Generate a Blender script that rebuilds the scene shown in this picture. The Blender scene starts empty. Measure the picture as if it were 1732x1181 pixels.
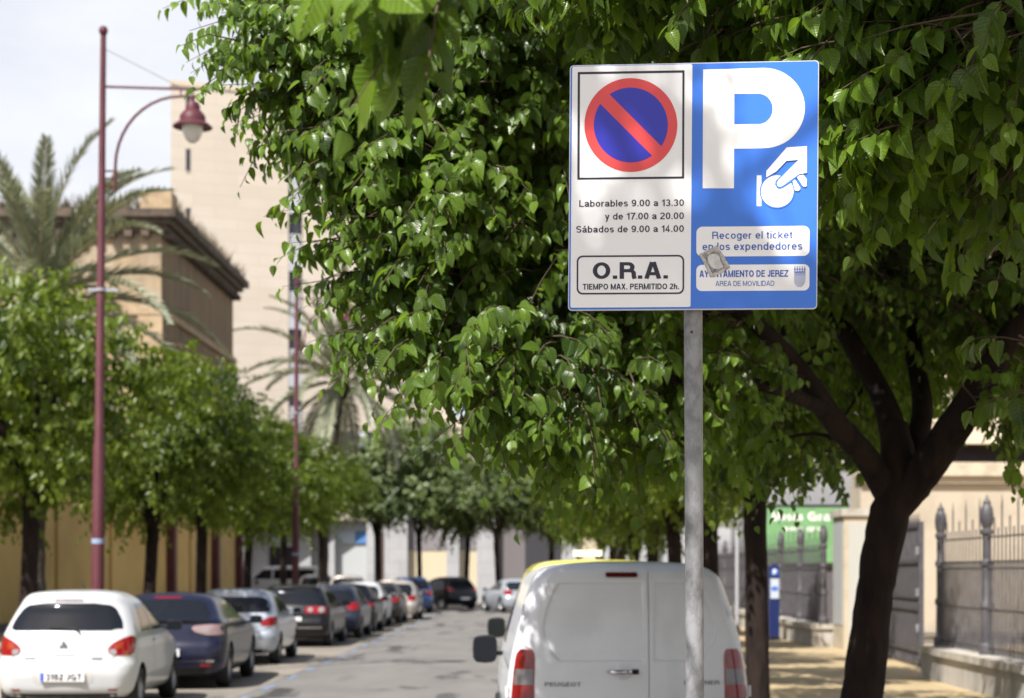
import bpy, bmesh, math, random
import numpy as np
from mathutils import Vector, Matrix, Euler
R = math.radians
random.seed(7)
scene = bpy.context.scene
COL = scene.collection

# ------------------------------------------------------------------ camera, sky, sun, exposure
F, CX, YH, HC = 2900.0, 910.0, 966.0, 1.74          # focal length in photo pixels, vanishing point, eye height
cam_d = bpy.data.cameras.new('camera'); cam = bpy.data.objects.new('camera', cam_d); COL.objects.link(cam)
cam.location = (0, 0, HC); cam.rotation_euler = (R(90), 0, 0)
cam_d.sensor_width = 36; cam_d.lens = F * 36 / 1732
cam_d.shift_x = (866 - CX) / 1732; cam_d.shift_y = (YH - 590.5) / 1732
cam_d.clip_end = 3000; cam_d.clip_start = 0.1
cam_d.dof.use_dof = True; cam_d.dof.focus_distance = 5.7; cam_d.dof.aperture_fstop = 3.7
cam_d.dof.aperture_blades = 0
scene.camera = cam
SUN_EL, SUN_DIR = R(51), Vector((-0.53, -0.848, 0))   # towards the sun, seen from above
sd = Vector((SUN_DIR.x * math.cos(SUN_EL), SUN_DIR.y * math.cos(SUN_EL), math.sin(SUN_EL)))
sun_d = bpy.data.lights.new('sun', 'SUN'); sun_d.energy = 4.4; sun_d.angle = R(0.6); sun_d.color = (1, .96, .90)
sun = bpy.data.objects.new('sun', sun_d); COL.objects.link(sun)
sun.rotation_euler = sd.to_track_quat('Z', 'Y').to_euler(); sun.location = (-20, -20, 40)
W = bpy.data.worlds.new('World'); scene.world = W; W.use_nodes = True
nt = W.node_tree; nt.nodes.clear()
def nd(t, typ, **kw):
    n = t.nodes.new(typ)
    for k, v in kw.items(): setattr(n, k, v)
    return n
sky = nd(nt, 'ShaderNodeTexSky', sky_type='NISHITA', sun_disc=False, sun_elevation=SUN_EL,
         sun_rotation=math.atan2(SUN_DIR.x, SUN_DIR.y), dust_density=3.0, air_density=1.0, ozone_density=1.2)
tc = nd(nt, 'ShaderNodeTexCoord'); mp = nd(nt, 'ShaderNodeMapping'); mp.inputs['Scale'].default_value = (1.6, 1.6, 4.0)
nz = nd(nt, 'ShaderNodeTexNoise'); nz.inputs['Scale'].default_value = 1.7; nz.inputs['Detail'].default_value = 7; nz.inputs['Roughness'].default_value = .55
rp = nd(nt, 'ShaderNodeValToRGB'); rp.color_ramp.elements[0].position = .30; rp.color_ramp.elements[1].position = .62
rp.color_ramp.elements[0].color = (.55, .55, .55, 1); rp.color_ramp.elements[1].color = (.97, .97, .97, 1)
mx = nd(nt, 'ShaderNodeMix', data_type='RGBA'); mx.inputs['B'].default_value = (8.4, 8.5, 9.0, 1)
bg = nd(nt, 'ShaderNodeBackground'); bg.inputs['Strength'].default_value = .064
wo = nd(nt, 'ShaderNodeOutputWorld')
L = nt.links.new
L(tc.outputs['Generated'], mp.inputs['Vector']); L(mp.outputs[0], nz.inputs['Vector']); L(nz.outputs['Fac'], rp.inputs['Fac'])
sx = nd(nt, 'ShaderNodeSeparateXYZ'); L(tc.outputs['Generated'], sx.inputs[0])
mr0 = nd(nt, 'ShaderNodeMapRange'); L(sx.outputs['Z'], mr0.inputs['Value']); mr0.inputs['From Min'].default_value = .34; mr0.inputs['From Max'].default_value = .58
mr0.inputs['To Min'].default_value = 1.; mr0.inputs['To Max'].default_value = .02
mm = nd(nt, 'ShaderNodeMath', operation='MULTIPLY'); L(rp.outputs['Color'], mm.inputs[0]); L(mr0.outputs[0], mm.inputs[1])
L(mm.outputs[0], mx.inputs['Factor']); L(sky.outputs[0], mx.inputs['A']); L(mx.outputs['Result'], bg.inputs['Color']); L(bg.outputs[0], wo.inputs[0])
scene.view_settings.view_transform = 'Standard'; scene.view_settings.look = 'None'
scene.view_settings.exposure = 0.95; scene.view_settings.gamma = 1.0
scene.cycles.max_bounces = 8; scene.cycles.transparent_max_bounces = 8; scene.cycles.caustics_reflective = False; scene.cycles.caustics_refractive = False
scene.cycles.sample_clamp_indirect = 6
scene.cycles.use_denoising = True

def at(x, y, d):                                     # photo pixel + distance -> world point
    return Vector(((x - CX) * d / F, d, HC - (y - YH) * d / F))

# ------------------------------------------------------------------ materials
MATS = {}
def mat(name, col=(.5, .5, .5), rough=.6, metal=0., spec=.5, noise=None, bump=None, coat=0., emit=None, coords='Object', alpha=None):
    if name in MATS: return MATS[name]
    m = bpy.data.materials.new(name); m.use_nodes = True; t = m.node_tree
    p = t.nodes['Principled BSDF']
    p.inputs['Base Color'].default_value = (*col, 1); p.inputs['Roughness'].default_value = rough
    p.inputs['Metallic'].default_value = metal; p.inputs['Specular IOR Level'].default_value = spec
    p.inputs['Coat Weight'].default_value = coat; p.inputs['Coat Roughness'].default_value = .04
    if noise:
        sc, col2, lo, hi = noise[:4]; stretch = noise[4] if len(noise) > 4 else (1, 1, 1)
        c = nd(t, 'ShaderNodeTexCoord'); mpp = nd(t, 'ShaderNodeMapping'); mpp.inputs['Scale'].default_value = stretch
        n = nd(t, 'ShaderNodeTexNoise'); n.inputs['Scale'].default_value = sc; n.inputs['Detail'].default_value = 8; n.inputs['Roughness'].default_value = .62
        r = nd(t, 'ShaderNodeMapRange'); r.inputs['From Min'].default_value = lo; r.inputs['From Max'].default_value = hi
        x = nd(t, 'ShaderNodeMix', data_type='RGBA'); x.inputs['A'].default_value = (*col, 1); x.inputs['B'].default_value = (*col2, 1)
        k = t.links.new
        k(c.outputs[coords], mpp.inputs[0]); k(mpp.outputs[0], n.inputs['Vector']); k(n.outputs['Fac'], r.inputs['Value'])
        k(r.outputs[0], x.inputs['Factor']); k(x.outputs['Result'], p.inputs['Base Color'])
    if bump:
        sc, st = bump[:2]; stretch = bump[2] if len(bump) > 2 else (1, 1, 1)
        c = nd(t, 'ShaderNodeTexCoord'); mpp = nd(t, 'ShaderNodeMapping'); mpp.inputs['Scale'].default_value = stretch
        n = nd(t, 'ShaderNodeTexNoise'); n.inputs['Scale'].default_value = sc; n.inputs['Detail'].default_value = 6
        b = nd(t, 'ShaderNodeBump'); b.inputs['Strength'].default_value = st; b.inputs['Distance'].default_value = .03
        k = t.links.new
        k(c.outputs[coords], mpp.inputs[0]); k(mpp.outputs[0], n.inputs['Vector']); k(n.outputs['Fac'], b.inputs['Height']); k(b.outputs[0], p.inputs['Normal'])
    if emit:
        p.inputs['Emission Color'].default_value = (*emit[0], 1); p.inputs['Emission Strength'].default_value = emit[1]
    MATS[name] = m
    return m

def leaf_mat(name, dark, light, trans, tfac=.38, rough=.36, veins=False, spec=.5):
    m = bpy.data.materials.new(name); m.use_nodes = True; t = m.node_tree; k = t.links.new
    p = t.nodes['Principled BSDF']; out = t.nodes['Material Output']
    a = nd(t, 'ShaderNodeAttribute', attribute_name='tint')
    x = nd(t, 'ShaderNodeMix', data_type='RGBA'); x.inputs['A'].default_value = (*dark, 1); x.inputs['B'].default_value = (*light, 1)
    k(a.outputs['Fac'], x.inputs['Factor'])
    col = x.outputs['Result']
    if veins:
        uv = nd(t, 'ShaderNodeUVMap'); sp = nd(t, 'ShaderNodeSeparateXYZ'); k(uv.outputs[0], sp.inputs[0])
        ab = nd(t, 'ShaderNodeMath', operation='ABSOLUTE'); k(sp.outputs[0], ab.inputs[0])
        m1 = nd(t, 'ShaderNodeMath', operation='MULTIPLY_ADD'); k(ab.outputs[0], m1.inputs[0]); m1.inputs[1].default_value = -.9; k(sp.outputs[1], m1.inputs[2])
        m2 = nd(t, 'ShaderNodeMath', operation='MULTIPLY'); k(m1.outputs[0], m2.inputs[0]); m2.inputs[1].default_value = 7.5
        fr = nd(t, 'ShaderNodeMath', operation='PINGPONG'); k(m2.outputs[0], fr.inputs[0]); fr.inputs[1].default_value = .5
        rr = nd(t, 'ShaderNodeMapRange'); k(fr.outputs[0], rr.inputs['Value']); rr.inputs['From Min'].default_value = .0; rr.inputs['From Max'].default_value = .16
        rr.inputs['To Min'].default_value = 1; rr.inputs['To Max'].default_value = 0
        ra = nd(t, 'ShaderNodeMapRange'); k(ab.outputs[0], ra.inputs['Value']); ra.inputs['From Max'].default_value = .03
        ra.inputs['To Min'].default_value = 1; ra.inputs['To Max'].default_value = 0
        mxx = nd(t, 'ShaderNodeMath', operation='MAXIMUM'); k(rr.outputs[0], mxx.inputs[0]); k(ra.outputs[0], mxx.inputs[1])
        sc_ = nd(t, 'ShaderNodeMath', operation='MULTIPLY'); k(mxx.outputs[0], sc_.inputs[0]); sc_.inputs[1].default_value = .35
        y = nd(t, 'ShaderNodeMix', data_type='RGBA'); k(col, y.inputs['A']); y.inputs['B'].default_value = (.20, .30, .06, 1); k(sc_.outputs[0], y.inputs['Factor'])
        col = y.outputs['Result']
        bp = nd(t, 'ShaderNodeBump'); bp.inputs['Strength'].default_value = .7; bp.inputs['Distance'].default_value = .004; bp.invert = True
        k(mxx.outputs[0], bp.inputs['Height']); k(bp.outputs[0], p.inputs['Normal'])
    k(col, p.inputs['Base Color']); p.inputs['Roughness'].default_value = rough; p.inputs['Specular IOR Level'].default_value = spec
    tr = nd(t, 'ShaderNodeBsdfTranslucent')
    x2 = nd(t, 'ShaderNodeMix', data_type='RGBA'); x2.inputs['A'].default_value = (*[c * .6 for c in trans], 1); x2.inputs['B'].default_value = (*trans, 1)
    k(a.outputs['Fac'], x2.inputs['Factor']); k(x2.outputs['Result'], tr.inputs['Color'])
    ms = nd(t, 'ShaderNodeMixShader'); ms.inputs[0].default_value = tfac
    k(p.outputs[0], ms.inputs[1]); k(tr.outputs[0], ms.inputs[2]); k(ms.outputs[0], out.inputs['Surface'])
    MATS[name] = m
    return m

def grid_mat(name, col, mortar, sx, sy, msize, rough=.8, col2=None, offset=0., stain=None, coords='Object', rot=None, streak=(1, 1, 1)):
    """tiles/blocks: a brick texture in object space, with a noise stain over it"""
    m = bpy.data.materials.new(name); m.use_nodes = True; t = m.node_tree; k = t.links.new
    p = t.nodes['Principled BSDF']; p.inputs['Roughness'].default_value = rough
    c = nd(t, 'ShaderNodeTexCoord'); mpp = nd(t, 'ShaderNodeMapping')
    if rot: mpp.inputs['Rotation'].default_value = rot
    b = nd(t, 'ShaderNodeTexBrick'); b.inputs['Scale'].default_value = 1; b.inputs['Brick Width'].default_value = sx; b.inputs['Row Height'].default_value = sy
    b.inputs['Mortar Size'].default_value = msize; b.offset = offset; b.inputs['Mortar Smooth'].default_value = .3
    b.inputs['Color1'].default_value = (*col, 1); b.inputs['Color2'].default_value = (*(col2 or col), 1); b.inputs['Mortar'].default_value = (*mortar, 1)
    k(c.outputs[coords], mpp.inputs[0]); k(mpp.outputs[0], b.inputs['Vector'])
    n = nd(t, 'ShaderNodeTexNoise'); n.inputs['Scale'].default_value = stain[0] if stain else 3; n.inputs['Detail'].default_value = 8; n.inputs['Roughness'].default_value = .65
    ms = nd(t, 'ShaderNodeMapping'); ms.inputs['Scale'].default_value = streak
    k(c.outputs[coords], ms.inputs[0]); k(ms.outputs[0], n.inputs['Vector'])
    r = nd(t, 'ShaderNodeMapRange'); r.inputs['From Min'].default_value = .42; r.inputs['From Max'].default_value = .75; r.inputs['To Max'].default_value = stain[2] if stain else .25
    k(n.outputs['Fac'], r.inputs['Value'])
    x = nd(t, 'ShaderNodeMix', data_type='RGBA'); x.inputs['B'].default_value = (*(stain[1] if stain else (.2, .19, .17)), 1)
    k(r.outputs[0], x.inputs['Factor']); k(b.outputs['Color'], x.inputs['A']); k(x.outputs['Result'], p.inputs['Base Color'])
    MATS[name] = m
    return m

# ------------------------------------------------------------------ object bookkeeping
def link(o, parent=None):
    COL.objects.link(o)
    if parent is not None: o.parent = parent
    return o
def tag(o, label=None, cat=None, group=None, kind=None):
    if label: o['label'] = label
    if cat: o['category'] = cat
    if group: o['group'] = group
    if kind: o['kind'] = kind
    return o
def thing(name, label, cat, loc=(0, 0, 0), rz=0., group=None):
    o = bpy.data.objects.new(name, None); o.empty_display_size = .2; link(o)
    o.location = loc; o.rotation_euler = (0, 0, rz)
    return tag(o, label, cat, group)
def mesh_obj(name, v, f, m, parent=None, smooth=False, mi=None):
    me = bpy.data.meshes.new(name); me.from_pydata([tuple(p) for p in v], [], [tuple(q) for q in f])
    for x in (m if isinstance(m, (list, tuple)) else [m]): me.materials.append(x)
    if smooth: me.polygons.foreach_set('use_smooth', [True] * len(me.polygons))
    if mi is not None: me.polygons.foreach_set('material_index', mi)
    me.update()
    return link(bpy.data.objects.new(name, me), parent)

class MB:                                            # collects shapes that end up as ONE mesh object
    def __init__(s): s.v, s.f = [], []
    def add(s, v, f):
        n = len(s.v); s.v += [tuple(p) for p in v]; s.f += [tuple(i + n for i in q) for q in f]; return s
    def box(s, x0, x1, y0, y1, z0, z1):
        return s.add([(x0, y0, z0), (x1, y0, z0), (x1, y1, z0), (x0, y1, z0), (x0, y0, z1), (x1, y0, z1), (x1, y1, z1), (x0, y1, z1)],
                     [(0, 3, 2, 1), (4, 5, 6, 7), (0, 1, 5, 4), (1, 2, 6, 5), (2, 3, 7, 6), (3, 0, 4, 7)])
    def tube(s, pts, rad, n=10, cap=True):
        pts = [Vector(p) for p in pts]
        rad = rad if isinstance(rad, (list, tuple)) else [rad] * len(pts)
        V, Fc = [], []
        ref = None
        for i, p in enumerate(pts):
            t = (pts[min(i + 1, len(pts) - 1)] - pts[max(i - 1, 0)])
            t = t.normalized() if t.length > 1e-9 else Vector((0, 0, 1))
            if ref is None: ref = t.orthogonal().normalized()
            u = (ref - t * ref.dot(t)); u = u.normalized() if u.length > 1e-6 else t.orthogonal().normalized()
            ref = u; w = t.cross(u)
            for k in range(n):
                a = 2 * math.pi * k / n
                V.append(p + (u * math.cos(a) + w * math.sin(a)) * rad[i])
        for i in range(len(pts) - 1):
            for k in range(n):
                a, b = i * n + k, i * n + (k + 1) % n
                Fc.append((a, b, b + n, a + n))
        if cap:
            Fc.append(tuple(range(n - 1, -1, -1))); Fc.append(tuple(range((len(pts) - 1) * n, len(pts) * n)))
        return s.add(V, Fc)
    def lathe(s, prof, c=(0, 0, 0), n=20, axis='z'):
        V, Fc = [], []
        for r, h in prof:
            for k in range(n):
                a = 2 * math.pi * k / n
                x, y = r * math.cos(a), r * math.sin(a)
                V.append((c[0] + x, c[1] + y, c[2] + h) if axis == 'z' else ((c[0] + h, c[1] + x, c[2] + y) if axis == 'x' else (c[0] + x, c[1] + h, c[2] + y)))
        for i in range(len(prof) - 1):
            for k in range(n):
                a, b = i * n + k, i * n + (k + 1) % n
                Fc.append((a, b, b + n, a + n))
        return s.add(V, Fc)
    def poly(s, pts):
        return s.add(pts, [tuple(range(len(pts)))])
    def prism(s, pts, y0, y1):                       # outline in x,z pushed from y0 to y1
        n = len(pts)
        V = [(x, y0, z) for x, z in pts] + [(x, y1, z) for x, z in pts]
        return s.add(V, [tuple(range(n)), tuple(range(2 * n - 1, n - 1, -1))] + [(i, i + n, (i + 1) % n + n, (i + 1) % n) for i in range(n)])
    def build(s, name, m, parent=None, smooth=False):
        o = mesh_obj(name, s.v, s.f, m, parent, smooth)
        if smooth == 'auto':
            o.data.polygons.foreach_set('use_smooth', [True] * len(o.data.polygons))
            bm = bmesh.new(); bm.from_mesh(o.data)
            for e in bm.edges:
                if len(e.link_faces) == 2 and e.calc_face_angle(0) > R(35): e.smooth = False
            bm.to_mesh(o.data); bm.free()
        return o
def box(name, x0, x1, y0, y1, z0, z1, m, parent=None):
    return MB().box(x0, x1, y0, y1, z0, z1).build(name, m, parent)
def copy_tree(o, parent=None):
    c = o.copy(); link(c)
    if parent is not None: c.parent = parent
    for ch in list(o.children): copy_tree(ch, c)
    return c
def pchip(x, xp, fp):                                # monotone cubic interpolation
    xp, fp = np.array(xp, float), np.array(fp, float)
    h = np.diff(xp); d = np.diff(fp) / h
    m = np.zeros_like(fp); m[0], m[-1] = d[0], d[-1]
    for i in range(1, len(fp) - 1):
        if d[i - 1] * d[i] > 0:
            w1, w2 = 2 * h[i] + h[i - 1], h[i] + 2 * h[i - 1]
            m[i] = (w1 + w2) / (w1 / d[i - 1] + w2 / d[i])
    x = np.clip(np.asarray(x, float), xp[0], xp[-1]); i = np.clip(np.searchsorted(xp, x) - 1, 0, len(h) - 1)
    t = (x - xp[i]) / h[i]
    return ((2*t**3-3*t**2+1)*fp[i] + (t**3-2*t**2+t)*h[i]*m[i] + (-2*t**3+3*t**2)*fp[i+1] + (t**3-t**2)*h[i]*m[i+1])

def glyph(c, w):                                     # grotesque letters as strokes: (advance, [polyline, ...]) with cap height 1
    h = w / 2; T, B, X = 1 - h, h, .735 - h
    def A(cx, cy, rx, ry, a0, a1, n=14): return [(cx + rx * math.cos(R(a0 + (a1 - a0) * i / n)), cy + ry * math.sin(R(a0 + (a1 - a0) * i / n))) for i in range(n + 1)]
    xr, xc = .27 - h, .27; xm = .3675; xry = xm - h       # lower-case bowl
    bowl = A(xc, xm, xr, xry, 0, 360, 28)
    o = .35; ory = .5 - h
    S = lambda W_, t, b_: A(W_ / 2, (t + (t + b_) / 2) / 2, W_ / 2 - h, (t - (t + b_) / 2) / 2, 25, 270) + A(W_ / 2, ((t + b_) / 2 + b_) / 2, W_ / 2 - h, ((t + b_) / 2 - b_) / 2, 90, -155)[1:]
    G = {
     'A': (.70, [[(h * .8, 0), (.35 - h * .35, 1)], [(.70 - h * .8, 0), (.35 + h * .35, 1)], [(.15, .30), (.55, .30)]]),
     'D': (.70, [[(h, 1), (h, 0)], [(h, T), (.34, T)] + A(.34, .5, .36 - h, .5 - h, 90, -90) + [(h, B)]]),
     'E': (.58, [[(h, 1), (h, 0)], [(h, T), (.57, T)], [(h, .52), (.53, .52)], [(h, B), (.58, B)]]),
     'G': (.76, [A(.38, .5, .38 - h, ory, 42, 335, 26) + [(.76 - h, .44), (.42, .44)], [(.76 - h, .44), (.76 - h, 0)]]),
     'I': (w, [[(h, 1), (h, 0)]]),
     'J': (.46, [[(.46 - h, 1), (.46 - h, .28)] + A(.23, .28, .23 - h, .28 - h, 0, -185)[1:]]),
     'L': (.53, [[(h, 1), (h, B), (.53, B)]]),
     'M': (.80, [[(h, 0), (h, 1)], [(h, T), (.40, .06), (.80 - h, T)], [(.80 - h, 1), (.80 - h, 0)]]),
     'N': (.70, [[(h, 0), (h, 1)], [(h, T), (.70 - h, B)], [(.70 - h, 1), (.70 - h, 0)]]),
     'O': (.76, [A(.38, .5, .38 - h, ory, 0, 360, 36)]),
     'P': (.62, [[(h, 0), (h, 1)], [(h, T), (.36, T)] + A(.36, .74 - h / 2, .26 - h, .26 - h / 2, 90, -90)[1:] + [(h, .48)]]),
     'R': (.68, [[(h, 0), (h, 1)], [(h, T), (.38, T)] + A(.38, .745 - h / 2, .27 - h, .255 - h / 2, 90, -90)[1:] + [(h, .49)], [(.40, .49)] + A(.42, .33, .19, .16, 90, 0, 8) + [(.62, .12), (.66, 0)]]),
     'S': (.62, [S(.62, T, B)]),
     'T': (.60, [[(0, T), (.60, T)], [(.30, T), (.30, 0)]]),
     'U': (.68, [[(h, 1), (h, .32)] + A(.34, .32, .34 - h, .32 - h, 180, 360)[1:] + [(.68 - h, 1)]]),
     'V': (.66, [[(h * .8, 1), (.33 - h * .2, 0)], [(.66 - h * .8, 1), (.33 + h * .2, 0)]]),
     'X': (.66, [[(h, 1), (.66 - h, 0)], [(.66 - h, 1), (h, 0)]]),
     'Y': (.66, [[(h * .8, 1), (.33, .42), (.33, 0)], [(.66 - h * .8, 1), (.33, .42)]]),
     'Z': (.60, [[(.02, T), (.56, T), (.04, B), (.60, B)]]),
     'a': (.52, [[(.06, .52)] + A(.25, X - .15, .19, .15, 165, 30, 10) + [(.50 - h, .50), (.50 - h, .12)] + [(.52, .05)], A(.23, .215, .23 - h, .215 - h, 60, 360, 20) + [(.46 - h * .6, .34), (.50 - h, .40), (.23, .43 - h * .2)]]),
     'b': (.54, [[(h, 1), (h, 0)], bowl]), 'd': (.54, [[(.54 - h, 1), (.54 - h, 0)], bowl]),
     'p': (.54, [[(h, .72), (h, -.27)], bowl]), 'g': (.54, [[(.54 - h, .72), (.54 - h, -.08)] + A(.27, -.06, .27 - h, .21 - h, 0, -165)[1:], bowl]),
     'c': (.50, [A(.27, xm, xr, xry, 48, 312, 22)]), 'e': (.54, [[(.02 + h, .37), (.54 - h, .37)] + A(.27, xm, xr, xry, 0, 318, 24)[1:]]),
     'h': (.52, [[(h, 1), (h, 0)], [(h, .44)] + A(.26, .45, .26 - h, .285 - h, 180, 0, 14) + [(.52 - h, 0)]]),
     'n': (.52, [[(h, .72), (h, 0)], [(h, .44)] + A(.26, .45, .26 - h, .285 - h, 180, 0, 14) + [(.52 - h, 0)]]),
     'u': (.52, [[(.52 - h, .72), (.52 - h, 0)], [(h, .72), (h, .28)] + A(.26, .28, .26 - h, .28 - h, 180, 360, 14)]),
     'i': (w, [[(h, .72), (h, 0)], [(h, 1), (h, 1 - w)]]), 'l': (w, [[(h, 1), (h, 0)]]),
     'k': (.50, [[(h, 1), (h, 0)], [(.46, .72), (h, .28)], [(.19, .42), (.48, 0)]]),
     'o': (.54, [bowl]), 'r': (.33, [[(h, .72), (h, 0)], [(h, .42)] + A(.28, .42, .28 - h, .30 - h, 180, 85, 10)]),
     's': (.48, [S(.48, X, B)]), 't': (.30, [[(.13, .92), (.13, .18)] + A(.25, .17, .12, .17 - h, 180, 280, 8)[1:], [(0, .735 - h), (.29, .735 - h)]]),
     'x': (.48, [[(h, .72), (.48 - h, 0)], [(.48 - h, .72), (h, 0)]]), 'y': (.50, [[(h * .8, .72), (.25, .06)], [(.50 - h * .8, .72), (.22, -.16)] + A(.12, -.13, .10, .14 - h * .3, -10, -110, 6)[1:]]),
     '0': (.55, [A(.275, .5, .275 - h, ory, 0, 360, 32)]), '1': (.34, [[(.34 - h, 0), (.34 - h, 1)], [(.02, .74), (.20, .78), (.34 - h, .94)]]),
     '2': (.54, [A(.27, .70, .27 - h, .30 - h, 165, -40, 18) + [(.06, B + .04), (.06, B), (.54, B)]]),
     '3': (.54, [A(.27, .75 - h / 2, .25 - h, .25 - h / 2, 160, -90, 16), A(.27, .27, .27 - h, .27 - h * .8, 90, -160, 18)]),
     '4': (.56, [[(.43 - h, 0), (.43 - h, 1), (.04, .28), (.56, .28)]]), '7': (.54, [[(.01, T), (.52, T), (.30, .45), (.20, 0)]]),
     '9': (.54, [A(.27, .66, .27 - h, .34 - h, 0, 360, 26), [(.54 - h, .66), (.53 - h, .45)] + A(.26, .36, .26 - h, .36 - h, 5, -150, 12)]),
     '.': (w * 1.05, [[(w * .55, 0), (w * .55, w * 1.05)]]), ' ': (.20, [])}
    if c == 'á':
        a, s = G['a']; return a, s + [[(.20, .82), (.34, 1.0)]]
    return G[c]
def text_mesh(s, bold=0.):                           # ribbons along the strokes -> verts (x, y, stroke), faces
    w = .135 + bold * 2.6; gap = .115 - bold * .6
    V, Fc, x, k = [], [], 0., 0
    for ch in s:
        adv, strokes = glyph(ch, w)
        for st in strokes:
            pts = [Vector(p) for p in st]; n = len(pts); b = len(V)
            closed = (pts[0] - pts[-1]).length < 1e-6
            for i in range(n):
                pa = pts[i - 1] if i > 0 else (pts[-2] if closed else None); pb = pts[i + 1] if i < n - 1 else (pts[1] if closed else None)
                d1 = (pts[i] - pa).normalized() if pa is not None else (pb - pts[i]).normalized(); d2 = (pb - pts[i]).normalized() if pb is not None else d1
                t = d1 + d2
                t = t.normalized() if t.length > .2 else d1
                nn = Vector((-t.y, t.x)); sc = min(1.8, 1 / max(.3, nn.dot(Vector((-d1.y, d1.x)))))
                for sg in (-1, 1): q = pts[i] + nn * sg * w / 2 * sc; V.append((q.x + x, q.y, k % 4))
            Fc += [(b + 2 * i, b + 2 * i + 2, b + 2 * i + 3, b + 2 * i + 1) for i in range(n - 1)]
            k += 1
        x += adv + (gap if ch != ' ' else .12)
    return np.array(V), Fc
def fit_text(s, x0, x1, z0, z1, bold=0., ref=None):  # scaled so its ink fills x0..x1 and its capitals fill z0..z1
    v, f = text_mesh(s, bold)
    a, b = v[:, 0].min(), v[:, 0].max()
    return [(x0 + (p[0] - a) / (b - a) * (x1 - x0), z0 + p[1] * (z1 - z0), p[2]) for p in v], f

# ------------------------------------------------------------------ palette
M_asph = mat('asphalt', (.235, .225, .215), .85, noise=(.55, (.16, .152, .145), .45, .72), bump=(60, .25))
M_kerb = mat('kerb_stone', (.42, .40, .37), .85, noise=(4, (.3, .28, .25), .4, .7))
M_blue_paint = mat('blue_road_paint', (.15, .235, .42), .85, noise=(7, (.17, .17, .175), .42, .56))
M_galv = mat('galvanised_steel', (.27, .275, .29), .55, metal=.15, noise=(26, (.17, .172, .18), .42, .6, (1, 1, .6)), bump=(40, .05))
M_maroon = mat('maroon_metal', (.085, .022, .030), .5, spec=.3, noise=(3, (.11, .036, .044), .4, .7))
M_iron = mat('iron_grey_paint', (.052, .049, .058), .55, noise=(5, (.10, .094, .10), .4, .7))
M_bark = mat('dark_bark', (.026, .017, .014), .95, noise=(9, (.011, .008, .008), .4, .65, (1, 1, .25)), spec=.2, bump=(14, 1.0, (1, 1, .22)))
M_twig = mat('twig', (.075, .052, .03), .85)
M_black = mat('black_plastic', (.010, .010, .012), .5, spec=.3)
M_rubber = mat('rubber', (.016, .016, .017), .8)
M_under = mat('underbody', (.01, .01, .011), .8)
M_rim = mat('alloy', (.42, .42, .43), .35, metal=.7)
M_chrome = mat('chrome', (.65, .65, .66), .15, metal=1)
M_glass = mat('dark_glass', (.010, .012, .016), .05, spec=.32)
M_red = mat('red_lens', (.24, .005, .009), .12, coat=.6)
M_amber = mat('amber_lens', (.27, .035, .008), .15, coat=.6)
M_clear = mat('clear_lens', (.26, .24, .24), .12, coat=.6)
M_plate = mat('plate_white', (.72, .72, .73), .4)
M_plateb = mat('plate_blue', (.03, .09, .45), .4)
M_ink = mat('ink', (.02, .02, .03), .5)
M_white = mat('white_paint', (.80, .80, .80), .5)
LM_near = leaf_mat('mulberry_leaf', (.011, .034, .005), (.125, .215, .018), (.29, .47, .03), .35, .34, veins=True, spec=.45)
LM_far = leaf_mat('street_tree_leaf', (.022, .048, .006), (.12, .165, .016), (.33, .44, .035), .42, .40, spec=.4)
LM_pale = leaf_mat('hazed_grey_green_leaf', (.050, .085, .026), (.135, .185, .055), (.26, .33, .08), .30, .42)  # distance haze on the far trees is put into this paler colour
LM_palm = leaf_mat('palm_leaflet', (.17, .19, .125), (.37, .39, .285), (.32, .34, .16), .24, .42)

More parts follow.
